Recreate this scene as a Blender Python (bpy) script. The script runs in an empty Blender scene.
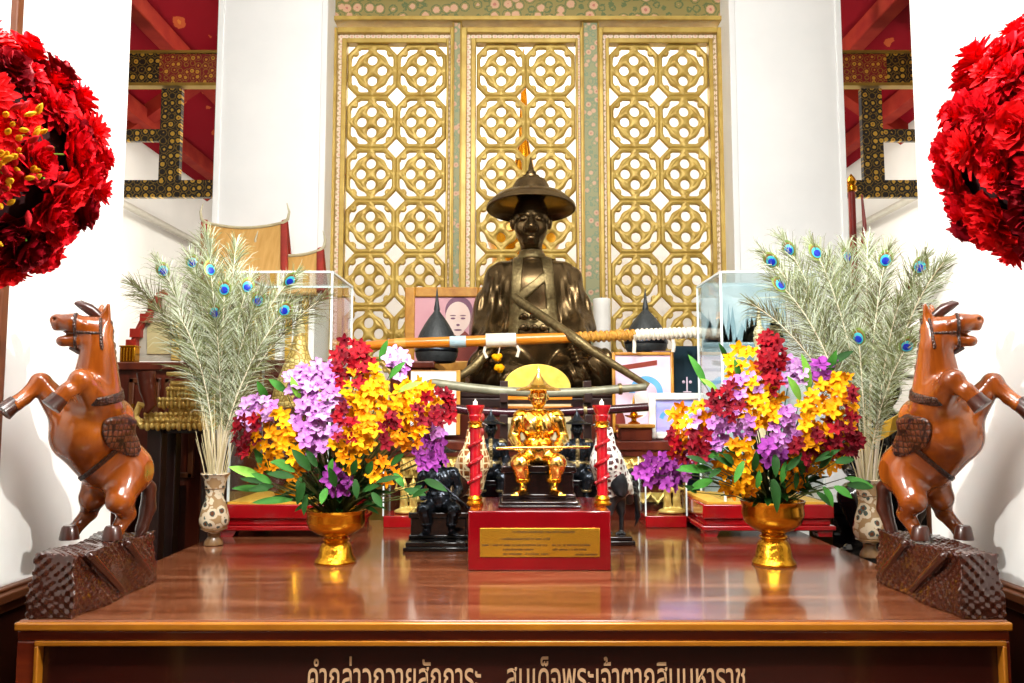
import bpy, bmesh, math, random
import numpy as np
from mathutils import Vector, Matrix

random.seed(7)
rng = np.random.default_rng(7)
PI = math.pi
scene = bpy.context.scene
COL = scene.collection

# ------------------------------------------------------------------ camera
F = 800.0
PITCH = math.atan((408 - 341.5) / F)
EYE = 1.206
FW = Vector((0, math.cos(PITCH), math.sin(PITCH)))
UP = Vector((0, -math.sin(PITCH), math.cos(PITCH)))
CAM = Vector((0, 0, EYE))

def at(px, py, Y):
    """a point of the place at distance Y from the photographer, along a line of sight"""
    r = FW * F + Vector((px - 512, 0, 0)) + UP * (341.5 - py)
    return CAM + r * (Y / r.y)

def onz(px, py, z):
    r = FW * F + Vector((px - 512, 0, 0)) + UP * (341.5 - py)
    return CAM + r * ((z - EYE) / r.z)

cam_data = bpy.data.cameras.new('camera')
cam_data.sensor_width = 36
cam_data.lens = F / 1024 * 36
cam_data.clip_start = 0.02
cam = bpy.data.objects.new('camera', cam_data)
cam.location = CAM
cam.rotation_euler = (PI / 2 + PITCH, 0, 0)
COL.objects.link(cam)
scene.camera = cam
vs = scene.view_settings
vs.view_transform = 'Standard'
vs.look = 'None'
vs.gamma = 1
vs.use_curve_mapping = False
vs.exposure = 0.0

# --------------------------------------------------------------- materials
def lin(c):
    if isinstance(c, str):
        c = c.lstrip('#')
        c = tuple(int(c[i:i + 2], 16) for i in (0, 2, 4))
    o = []
    for v in c[:3]:
        v = v / 255
        o.append(v / 12.92 if v <= 0.04045 else ((v + 0.055) / 1.055) ** 2.4)
    return (*o, 1.0)

class NT:
    def __init__(s, name):
        s.m = bpy.data.materials.new(name)
        s.m.use_nodes = True
        s.t = s.m.node_tree
        s.b = s.t.nodes['Principled BSDF']
        s.out = s.t.nodes['Material Output']
    def n(s, kind, **kw):
        nd = s.t.nodes.new(kind)
        for k, v in kw.items():
            setattr(nd, k, v)
        return nd
    def l(s, a, b):
        s.t.links.new(a, b)
    def coords(s, scale=(1, 1, 1), rot=(0, 0, 0)):
        tc = s.n('ShaderNodeTexCoord')
        mp = s.n('ShaderNodeMapping')
        mp.inputs['Scale'].default_value = scale
        mp.inputs['Rotation'].default_value = rot
        s.l(tc.outputs['Object'], mp.inputs['Vector'])
        return mp.outputs['Vector']
    def noise(s, vec, scale, detail=3, rough=0.55, dist=0.0):
        t = s.n('ShaderNodeTexNoise')
        t.inputs['Scale'].default_value = scale
        t.inputs['Detail'].default_value = detail
        t.inputs['Roughness'].default_value = rough
        t.inputs['Distortion'].default_value = dist
        s.l(vec, t.inputs['Vector'])
        return t.outputs['Fac']
    def voro(s, vec, scale, feature='F1', rand=1.0, metric='EUCLIDEAN'):
        t = s.n('ShaderNodeTexVoronoi', feature=feature)
        if feature != 'DISTANCE_TO_EDGE':
            t.distance = metric
        t.inputs['Scale'].default_value = scale
        t.inputs['Randomness'].default_value = rand
        s.l(vec, t.inputs['Vector'])
        return t
    def ramp(s, fac, stops, const=False):
        r = s.n('ShaderNodeValToRGB')
        cr = r.color_ramp
        if const:
            cr.interpolation = 'CONSTANT'
        while len(cr.elements) < len(stops):
            cr.elements.new(0.5)
        for e, (p, c) in zip(cr.elements, stops):
            e.position = p
            e.color = lin(c)
        s.l(fac, r.inputs['Fac'])
        return r.outputs['Color']
    def mix(s, fac, a, b):
        m = s.n('ShaderNodeMix', data_type='RGBA')
        for src, i in ((fac, 0), (a, 6), (b, 7)):
            if isinstance(src, (int, float)):
                m.inputs[i].default_value = src
            elif isinstance(src, tuple):
                m.inputs[i].default_value = src
            else:
                s.l(src, m.inputs[i])
        return m.outputs[2]
    def math(s, op, a, b=0.0):
        m = s.n('ShaderNodeMath', operation=op)
        for src, i in ((a, 0), (b, 1)):
            if isinstance(src, (int, float)):
                m.inputs[i].default_value = src
            else:
                s.l(src, m.inputs[i])
        return m.outputs[0]
    def bump(s, h, strength=0.3, dist=0.01):
        b = s.n('ShaderNodeBump')
        b.inputs['Strength'].default_value = strength
        b.inputs['Distance'].default_value = dist
        s.l(h, b.inputs['Height'])
        s.l(b.outputs['Normal'], s.b.inputs['Normal'])
    def set(s, color=None, rough=None, metal=None, coat=None, spec=None, sss=None):
        if color is not None:
            if isinstance(color, (tuple, str)) :
                s.b.inputs['Base Color'].default_value = lin(color) if (isinstance(color, str) or max(color) > 1.0) else color
            else:
                s.l(color, s.b.inputs['Base Color'])
        if rough is not None: s.b.inputs['Roughness'].default_value = rough
        if metal is not None: s.b.inputs['Metallic'].default_value = metal
        if coat is not None:
            s.b.inputs['Coat Weight'].default_value = coat
            s.b.inputs['Coat Roughness'].default_value = 0.08
        if spec is not None: s.b.inputs['Specular IOR Level'].default_value = spec
        return s

M = {}
def mat(name, c1, c2=None, rough=0.5, metal=0.0, scale=12, coat=None, bump=0.0, bscale=None, spec=None, stretch=(1, 1, 1)):
    """a surface of one colour that drifts towards a second one in soft patches"""
    t = NT(name)
    c2 = c2 or c1
    v = t.coords(stretch)
    f = t.noise(v, scale, 4)
    t.set(t.ramp(f, [(0.3, c1), (0.7, c2)]), rough, metal, coat, spec)
    if bump:
        t.bump(t.noise(v, bscale or scale * 4, 4), bump, 0.004)
    M[name] = t.m
    return t.m

def wood(name, dark, mid, light, stretch, rough=0.25, coat=0.3, scale=3.0):
    t = NT(name)
    v = t.coords(stretch)
    f = t.noise(v, scale, 6, 0.6, 0.6)
    t.set(t.ramp(f, [(0.28, dark), (0.5, mid), (0.75, light)]), rough, 0, coat)
    M[name] = t.m

def scales(name, c_cell, c_cell2, c_edge, scale, rough=0.4, metal=0.0, edge=0.08, rand=0.25, stretch=(1, 1, 1), bump=0.6):
    t = NT(name)
    v = t.coords(stretch)
    d = t.voro(v, scale, 'DISTANCE_TO_EDGE', rand).outputs['Distance']
    cell = t.ramp(t.noise(v, scale * 0.6, 2), [(0.35, c_cell), (0.65, c_cell2)])
    edgef = t.math('LESS_THAN', d, edge)
    t.set(t.mix(edgef, cell, lin(c_edge)), rough, metal)
    t.bump(d, bump, 0.006)
    M[name] = t.m

def motif(name, ground, petal, heart, scale, r1=0.33, r2=0.14, rand=0.0, ring=None, rough=0.5, metal=0.0, stretch=(1, 1, 1)):
    """painted repeat: rosettes on a ground"""
    t = NT(name)
    v = t.coords(stretch)
    d = t.voro(v, scale, 'F1', rand).outputs['Distance']
    n = t.noise(v, scale * 5, 2)
    d = t.math('ADD', d, t.math('MULTIPLY', t.math('SUBTRACT', n, 0.5), 0.22))
    stops = [(0.0, heart), (r2, petal), (r1, ground)]
    if ring:
        stops += [(0.5, ring), (0.58, ground)]
    t.set(t.ramp(d, stops, True), rough, metal)
    M[name] = t.m

# whites and structure
mat('white_plaster', '#f3f4f2', '#e9ebe9', 0.75, scale=3)
mat('column_white', '#f8f9f8', '#f0f2f2', 0.6, scale=3)
mat('hall_white', '#e4e2da', '#dcdad2', 0.8, scale=2)
mat('dark_dado', '#2b120a', '#3a180c', 0.35, scale=8, coat=0.3)
mat('brown_trim', '#6a3a1e', '#5a2e16', 0.4, scale=8)
mat('floor_stone', '#6b5648', '#7a6454', 0.3, scale=4)
mat('pipe_grey', '#b9b4a6', '#aca797', 0.5)
# gold carved door
mat('door_gold', '#cdb05c', '#ab8a3a', 0.42, 0.25, scale=9, bump=0.25, bscale=60)
mat('door_gold_dark', '#8f722c', '#a98a3c', 0.42, 0.5, scale=12)
motif('floral_band', '#9a9a72', '#cfa88a', '#bd8068', 27, 0.38, 0.14, 0.7, ring='#7f9272', rough=0.6, stretch=(1, 0, 1))
motif('frieze_band', '#8f8044', '#cda080', '#b87060', 17, 0.40, 0.16, 0.6, ring='#5e6b3c', rough=0.6, stretch=(1, 0, 1))
motif('bead_band', '#b49a66', '#ecd9c2', '#e4b7a0', 34, 0.5, 0.2, 0.2, rough=0.6, stretch=(1, 0, 1))
# beams and ceiling
motif('black_gold', '#0e0c10', '#c49a32', '#6e1a14', 20, 0.30, 0.10, 0.35, ring='#7d6220', rough=0.4, stretch=(1, 0, 1))
motif('red_gold_panel', '#7c1418', '#c9962f', '#1a0c0c', 24, 0.32, 0.12, 0.45, ring='#9a6a24', rough=0.4, stretch=(1, 0, 1))
motif('red_ceiling', '#7e0a18', '#b0502a', '#c0702f', 6.5, 0.26, 0.10, 0.8, rough=0.8, stretch=(1, 0.5, 1))
M['red_ceiling'].node_tree.nodes['Principled BSDF'].inputs['Specular IOR Level'].default_value = 0.1
mat('red_purlin', '#94301f', '#7c1a16', 0.7, scale=6, spec=0.1)
# woods
wood('table_top', '#4c2314', '#6c3a22', '#946044', (0.5, 6, 6), 0.16, 0.5)
wood('table_frame', '#4a160a', '#64220f', '#7c3014', (0.6, 6, 6), 0.22, 0.5)
wood('table_panel', '#240906', '#300d08', '#3c130b', (0.5, 5, 7), 0.24, 0.4)
mat('table_edge', '#c07a1e', '#a9661a', 0.22, 0.25, coat=0.4)
wood('horse_wood', '#5c2608', '#86400d', '#a85c1a', (5, 5, 1.6), 0.22, 0.5, 2.4)
mat('horse_dark', '#2c110a', '#431b0e', 0.3, coat=0.4, scale=40)
scales('saddle_scales', '#4a2413', '#5c2f1a', '#1c0a06', 75, 0.35, edge=0.1, rand=0.3)
scales('bridle_braid', '#4e2a18', '#3a1c10', '#150805', 150, 0.35, edge=0.1, rand=0.4)
mat('block_wood', '#2c1109', '#3f1a0f', 0.2, coat=0.6, scale=14)
wood('cabinet_wood', '#3c140c', '#562012', '#6c2e1a', (5, 5, 1), 0.3, 0.3)
wood('orange_wood', '#b05c0c', '#cf7c18', '#e09a38', (1, 8, 8), 0.3, 0.3)
wood('frame_wood', '#a9681e', '#c58a34', '#d6a24a', (4, 4, 4), 0.35, 0.3)
mat('dark_rack', '#1b0c0b', '#2a1310', 0.35, coat=0.2)
# metals, lacquer
mat('gold', '#e2a32a', '#c98517', 0.2, 0.95, scale=20)
mat('gold_relief', '#e0a52c', '#b87a14', 0.24, 0.95, scale=30, bump=0.9, bscale=45)
mat('bright_gold', '#ffd678', '#f0bc4c', 0.17, 1.0, scale=14)
mat('carved_gilt', '#ecd07c', '#c49c44', 0.35, 0.35, scale=26, bump=0.9, bscale=55)
mat('bronze', '#786242', '#44351f', 0.27, 0.85, scale=7)
mat('bronze_band', '#8f7f58', '#665636', 0.35, 0.8, scale=60, bump=0.6, bscale=120)
mat('black_metal', '#3a4048', '#22262c', 0.25, 0.85, scale=9)
mat('black_lacquer', '#060507', '#0d0a0c', 0.12, 0.0, coat=0.8)
mat('throne_black', '#120706', '#1c0b09', 0.2, coat=0.5)
mat('red_lacquer', '#9c0a14', '#8e0810', 0.14, coat=0.6)
mat('red_box', '#6a030a', '#600208', 0.16, coat=0.6)
mat('red_pillar', '#a80e1c', '#7e0a14', 0.25, coat=0.5, scale=30)
mat('brass_plaque', '#d9a53a', '#c08a24', 0.25, 0.8, scale=5)
mat('ink', '#20120a', None, 0.6)
mat('letter_cream', '#d8b48c', '#caa27a', 0.5)
mat('white_paint', '#f2f0ea', '#e8e5dd', 0.5)
mat('white_wrap', '#efe9da', '#dcd3bd', 0.7, scale=60, bump=0.5, bscale=120)
mat('rope_gold', '#d09a3a', '#a8701e', 0.6, scale=80, bump=0.7, bscale=150)
mat('scabbard_grey', '#8b8a74', '#6e6d5a', 0.4, 0.2, scale=30)
mat('scabbard_plum', '#3a121c', '#2a0c14', 0.25, coat=0.4)
mat('helmet_black', '#24282a', '#34393a', 0.45, 0.1, scale=70, bump=0.6, bscale=120)
mat('tablet_yellow', '#e2c55e', '#cdaa3e', 0.3, scale=30)
scales('wicker_gold', '#e6cf86', '#d6b560', '#a8843a', 60, 0.45, 0.2, edge=0.1, rand=0.5)
mat('cream_spire', '#eadfb8', '#dccc98', 0.45, 0.1, scale=40, bump=0.4, bscale=80)
mat('tan_roof', '#c69a56', '#b3863f', 0.5, scale=8, stretch=(8, 1, 1))
mat('barge_red', '#9c2416', '#7d1a10', 0.4)
mat('roof_edge', '#c8c0a0', '#a89c78', 0.5)
mat('gold_cloth', '#e0b23e', '#cc9a2a', 0.5, scale=30)
mat('teal_print', '#88a8b4', '#c4d6da', 0.6, scale=5)
mat('teal_print_dark', '#7797a3', '#8fadb8', 0.6, scale=14)
mat('teal_board', '#123240', '#0c2430', 0.4)
mat('mirror_beige', '#d9cfa6', '#c8b983', 0.25, 0.2, scale=4)
mat('pink_print', '#d9a3ac', '#cf929c', 0.5, scale=4)
mat('skin_print', '#efd9cf', '#e4c4b6', 0.5, scale=8)
mat('maroon_print', '#7a2418', '#8a3220', 0.5)
mat('hair_print', '#84506a', '#6c4058', 0.5)
mat('pale_print', '#ecd6e4', '#e2c2da', 0.5, scale=8)
mat('blue_print', '#4d9fe0', '#72b8ec', 0.5)
mat('violet_print', '#b6a6ee', '#9cb6f4', 0.5, scale=9)
# roosters
scales('feather_gold', '#a8682c', '#8c4c1c', '#f0dcae', 48, 0.4, edge=0.12, rand=0.15)
mat('rooster_dark', '#22130e', '#3a1c12', 0.3, coat=0.3, scale=30)
scales('feather_white', '#2a2c30', '#6e1e1c', '#e4e4de', 52, 0.4, edge=0.2, rand=0.5)
mat('rooster_black', '#121316', '#2c3034', 0.28, 0.2, coat=0.3, scale=40)
mat('comb_red', '#8e2018', '#7a1812', 0.4)
# plants
def petal(name, c1, c2, tip=None):
    t = NT(name)
    v = t.coords()
    f = t.noise(v, 40, 2)
    t.set(t.ramp(f, [(0.35, c1), (0.65, c2)]), 0.6, 0, None, 0.12)
    t.b.inputs['Subsurface Weight'].default_value = 0.0
    M[name] = t.m
petal('red_petal', '#e00a1e', '#c40616')
petal('crimson_petal', '#960618', '#740412')
petal('scarlet_petal', '#f01a20', '#d81018')
petal('yellow_petal', '#f4ac08', '#e89a02')
petal('amber_petal', '#ea9206', '#dc7e02')
petal('orchid_petal', '#ae60b6', '#c488ca')
petal('pale_orchid', '#d3a8da', '#bf84c8')
petal('deep_orchid', '#84308a', '#9a449e')
petal('garnet_petal', '#7a061c', '#540410')
petal('bud_red', '#a8101c', '#c4202a')
petal('bud_yellow', '#e2b020', '#d0941a')
mat('core_dark', '#3a0408', '#2a0306', 0.9)
mat('leaf_dark', '#15380f', '#1f4a18', 0.6, scale=20, spec=0.15)
mat('leaf_mid', '#2c6420', '#3f7c2c', 0.6, scale=20, spec=0.15)
mat('leaf_bright', '#6fae3a', '#8cc850', 0.6, scale=20, spec=0.15)
mat('stem_green', '#4a5a26', '#3a4a20', 0.5)
mat('barb_green', '#949e70', '#78824f', 0.45, 0.15, scale=30)
mat('barb_pale', '#d2dac6', '#b4c0a0', 0.45, 0.1, scale=30)
mat('barb_brown', '#6f6a44', '#57502f', 0.45, 0.15, scale=30)
mat('quill_cream', '#efe6cf', '#e2d6b8', 0.4)
mat('eye_green', '#6f9a52', '#9aa650', 0.35, 0.3, scale=60)
mat('eye_bronze', '#8a6a34', '#7c5a2c', 0.35, 0.4, scale=60)
mat('eye_cyan', '#38b8c4', '#50c8d0', 0.3, 0.3)
mat('eye_blue', '#1428a8', '#1a3cc0', 0.3, 0.2)
mat('stalk_straw', '#e4d8ae', '#cdbf90', 0.5)
def vase_mat():
    t = NT('vase_painted')
    v = t.coords((1, 1, 1))
    d = t.voro(v, 38, 'F1', 0.9).outputs['Distance']
    n = t.noise(v, 90, 2)
    d = t.math('ADD', d, t.math('MULTIPLY', t.math('SUBTRACT', n, 0.5), 0.35))
    c = t.ramp(d, [(0.0, '#6a3e26'), (0.22, '#4f5f58'), (0.33, '#dccdb0'), (0.62, '#a98a62')], True)
    t.set(c, 0.25, 0, 0.4)
    M['vase_painted'] = t.m
vase_mat()
mat('vase_brown', '#6a4a2a', '#8a6a42', 0.3, coat=0.4, scale=40)

def glass(name, tint, refl=0.16):
    t = NT(name)
    tr = t.n('ShaderNodeBsdfTransparent')
    tr.inputs['Color'].default_value = tint
    gl = t.n('ShaderNodeBsdfGlossy')
    gl.inputs['Roughness'].default_value = 0.03
    lw = t.n('ShaderNodeLayerWeight')
    lw.inputs['Blend'].default_value = 0.5
    pw_ = t.math('POWER', lw.outputs['Facing'], 3.0)
    fac = t.math('ADD', t.math('MULTIPLY', pw_, 0.55), 0.02)
    mx = t.n('ShaderNodeMixShader')
    t.l(fac, mx.inputs[0])
    t.l(tr.outputs[0], mx.inputs[1])
    t.l(gl.outputs[0], mx.inputs[2])
    t.l(mx.outputs[0], t.out.inputs['Surface'])
    M[name] = t.m
glass('acrylic', (0.965, 0.985, 0.985, 1))
mat('acrylic_edge', '#e6f0f0', '#dcebea', 0.2)

# ------------------------------------------------------------ mesh builder
ROOT = {}      # object name -> world position of its thing's base

def frame_of(d):
    d = d.normalized()
    a = Vector((0, 0, 1)) if abs(d.z) < 0.9 else Vector((1, 0, 0))
    u = d.cross(a).normalized()
    return u, d.cross(u).normalized()

class MB:
    def __init__(s):
        s.v, s.f = [], []
    def raw(s, vs, fs):
        b = len(s.v)
        s.v.extend([tuple(p) for p in vs])
        s.f.extend([tuple(i + b for i in f) for f in fs])
        return s
    def box(s, x0, x1, y0, y1, z0, z1):
        x0, x1 = min(x0, x1), max(x0, x1); y0, y1 = min(y0, y1), max(y0, y1); z0, z1 = min(z0, z1), max(z0, z1)
        vs = [(x, y, z) for z in (z0, z1) for y in (y0, y1) for x in (x0, x1)]
        return s.raw(vs, [(0, 2, 3, 1), (4, 5, 7, 6), (0, 1, 5, 4), (2, 6, 7, 3), (0, 4, 6, 2), (1, 3, 7, 5)])
    def obox(s, c, ax, ay, az):
        """box about c with half-axis vectors"""
        c = Vector(c)
        vs = [c + ax * i + ay * j + az * k for k in (-1, 1) for j in (-1, 1) for i in (-1, 1)]
        return s.raw(vs, [(0, 2, 3, 1), (4, 5, 7, 6), (0, 1, 5, 4), (2, 6, 7, 3), (0, 4, 6, 2), (1, 3, 7, 5)])
    def tube(s, pts, radii, n=10, cap=True):
        pts = [Vector(p) for p in pts]
        if not hasattr(radii, '__len__'):
            radii = [radii] * len(pts)
        u = None
        b = len(s.v)
        for i, p in enumerate(pts):
            d = (pts[min(i + 1, len(pts) - 1)] - pts[max(i - 1, 0)])
            d = d.normalized()
            if u is None:
                u, w = frame_of(d)
            else:
                u = (u - d * u.dot(d)).normalized()
                w = d.cross(u)
            for k in range(n):
                a = 2 * PI * k / n
                s.v.append(tuple(p + (u * math.cos(a) + w * math.sin(a)) * radii[i]))
        for i in range(len(pts) - 1):
            for k in range(n):
                k2 = (k + 1) % n
                s.f.append((b + i * n + k, b + i * n + k2, b + (i + 1) * n + k2, b + (i + 1) * n + k))
        if cap:
            s.f.append(tuple(b + k for k in reversed(range(n))))
            e = b + (len(pts) - 1) * n
            s.f.append(tuple(e + k for k in range(n)))
        return s
    def lathe(s, c, prof, n=32, R=None):
        """profile of (radius, height) turned about the vertical through c; R tilts it"""
        c = Vector(c)
        b = len(s.v)
        for r, z in prof:
            for k in range(n):
                a = 2 * PI * k / n
                p = Vector((r * math.cos(a), r * math.sin(a), z))
                if R is not None:
                    p = R @ p
                s.v.append(tuple(c + p))
        for i in range(len(prof) - 1):
            for k in range(n):
                k2 = (k + 1) % n
                s.f.append((b + i * n + k, b + i * n + k2, b + (i + 1) * n + k2, b + (i + 1) * n + k))
        s.f.append(tuple(b + k for k in reversed(range(n))))
        e = b + (len(prof) - 1) * n
        s.f.append(tuple(e + k for k in range(n)))
        return s
    def prism(s, poly, d):
        d = Vector(d)
        n = len(poly)
        vs = [Vector(p) for p in poly] + [Vector(p) + d for p in poly]
        fs = [tuple(range(n)), tuple(reversed(range(n, 2 * n)))]
        for i in range(n):
            j = (i + 1) % n
            fs.append((j, i, n + i, n + j))
        return s.raw(vs, fs)
    def ell(s, c, r, R=None, nu=14, nv=9):
        c = Vector(c)
        b = len(s.v)
        def put(p):
            p = Vector(p)
            if R is not None:
                p = R @ p
            s.v.append(tuple(c + p))
        put((0, 0, -r[2]))
        for j in range(1, nv):
            t = -PI / 2 + PI * j / nv
            for i in range(nu):
                a = 2 * PI * i / nu
                put((r[0] * math.cos(t) * math.cos(a), r[1] * math.cos(t) * math.sin(a), r[2] * math.sin(t)))
        put((0, 0, r[2]))
        e = len(s.v) - 1
        for i in range(nu):
            i2 = (i + 1) % nu
            s.f.append((b, b + 1 + i2, b + 1 + i))
            for j in range(nv - 2):
                o = b + 1 + j * nu
                s.f.append((o + i, o + i2, o + nu + i2, o + nu + i))
            o = b + 1 + (nv - 2) * nu
            s.f.append((o + i, o + i2, e))
        return s
    def mesh(s, name, mats, origin, smooth=True, sharp=38):
        me = bpy.data.meshes.new(name)
        o = Vector(origin)
        me.from_pydata([(p[0] - o.x, p[1] - o.y, p[2] - o.z) for p in s.v], [], s.f)
        if not isinstance(mats, (list, tuple)):
            mats = [mats]
        for m in mats:
            me.materials.append(M[m] if isinstance(m, str) else m)
        if smooth:
            me.polygons.foreach_set('use_smooth', [True] * len(me.polygons))
            if sharp:
                me.set_sharp_from_angle(angle=math.radians(sharp))
        me.update()
        return me
    def build(s, name, m, parent=None, smooth=True, sharp=38, bevel=0.0, origin=None, recalc=False):
        if parent is not None:
            base = ROOT[parent.name]
        else:
            if origin is None:
                a = np.array(s.v)
                lo, hi = a.min(0), a.max(0)
                origin = ((lo[0] + hi[0]) / 2, (lo[1] + hi[1]) / 2, lo[2])
            base = Vector(origin)
        me = s.mesh(name, m, base, smooth, sharp)
        if recalc:
            bm = bmesh.new(); bm.from_mesh(me)
            bmesh.ops.recalc_face_normals(bm, faces=bm.faces)
            bm.to_mesh(me); bm.free()
        ob = bpy.data.objects.new(name, me)
        COL.objects.link(ob)
        if parent is not None:
            ob.parent = parent
        else:
            ob.location = base
        ROOT[ob.name] = Vector(base)
        if bevel:
            md = ob.modifiers.new('bevel', 'BEVEL')
            md.width = bevel; md.segments = 2; md.limit_method = 'ANGLE'; md.angle_limit = math.radians(40)
        return ob

def tag(o, label, cat, group=None, kind=None):
    if label: o['label'] = label
    if cat: o['category'] = cat
    if group: o['group'] = group
    if kind: o['kind'] = kind
    return o

def thing(name, label, cat, loc, group=None):
    o = bpy.data.objects.new(name, None)
    o.empty_display_size = 0.02
    o.location = loc
    COL.objects.link(o)
    ROOT[o.name] = Vector(loc)
    return tag(o, label, cat, group)

def structure(name, mb, m, **kw):
    o = mb.build(name, m, **kw)
    o['kind'] = 'structure'
    return o

def place_part(name, me, parent, loc, rot=None, scale=1.0, label=None):
    """one more part that shares a mesh: loc in world space"""
    o = bpy.data.objects.new(name, me)
    COL.objects.link(o)
    o.parent = parent
    o.location = Vector(loc) - ROOT[parent.name]
    if rot is not None:
        o.rotation_mode = 'QUATERNION'
        o.rotation_quaternion = rot
    o.scale = (scale, scale, scale)
    ROOT[o.name] = ROOT[parent.name]
    if label: o['label'] = label
    return o

def face_dir(d, spin=0.0):
    """rotation that turns local +Z towards d"""
    q = Vector(d).normalized().to_track_quat('Z', 'Y')
    return q @ Matrix.Rotation(spin, 4, 'Z').to_quaternion()

# ------------------------------------------------- solids grown from fields
def nets(D, o, h):
    ins = D < 0
    nx, ny, nz = D.shape
    c = [(i, j, k) for i in (0, 1) for j in (0, 1) for k in (0, 1)]
    sl = lambda a, q: a[q[0]:nx - 1 + q[0], q[1]:ny - 1 + q[1], q[2]:nz - 1 + q[2]]
    cnt = np.zeros((nx - 1, ny - 1, nz - 1), np.int8)
    for q in c:
        cnt += sl(ins, q)
    act = (cnt > 0) & (cnt < 8)
    idx = np.full(act.shape, -1, np.int64)
    I = np.argwhere(act)
    idx[act] = np.arange(len(I))
    acc = np.zeros((len(I), 3)); n = np.zeros(len(I))
    for q in c:
        for ax in range(3):
            if q[ax] == 0:
                r = list(q); r[ax] = 1
                a = D[I[:, 0] + q[0], I[:, 1] + q[1], I[:, 2] + q[2]]
                b = D[I[:, 0] + r[0], I[:, 1] + r[1], I[:, 2] + r[2]]
                m = (a < 0) != (b < 0)
                t = np.where(m, a / np.where(m, a - b, 1), 0)
                p = np.repeat(np.array([q], float), len(I), 0)
                p[:, ax] += t
                acc[m] += p[m]; n[m] += 1
    V = (I + acc / n[:, None]) * h + np.array(o)
    faces = []
    for ax in range(3):
        b, d = (ax + 1) % 3, (ax + 2) % 3
        s0 = [slice(None)] * 3; s1 = [slice(None)] * 3
        s0[ax] = slice(0, -1); s1[ax] = slice(1, None)
        a0, a1 = ins[tuple(s0)], ins[tuple(s1)]
        E = np.argwhere(a0 != a1)
        E = E[(E[:, b] > 0) & (E[:, d] > 0) & (E[:, b] < D.shape[b] - 1) & (E[:, d] < D.shape[d] - 1)]
        def cell(db, dd):
            q = E.copy(); q[:, b] += db; q[:, d] += dd
            return idx[q[:, 0], q[:, 1], q[:, 2]]
        Q = np.stack([cell(-1, -1), cell(0, -1), cell(0, 0), cell(-1, 0)], 1)
        flip = ~ins[E[:, 0], E[:, 1], E[:, 2]]
        Q[flip] = Q[flip][:, ::-1]
        faces.append(Q)
    Fc = np.concatenate(faces)
    return V, Fc

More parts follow.
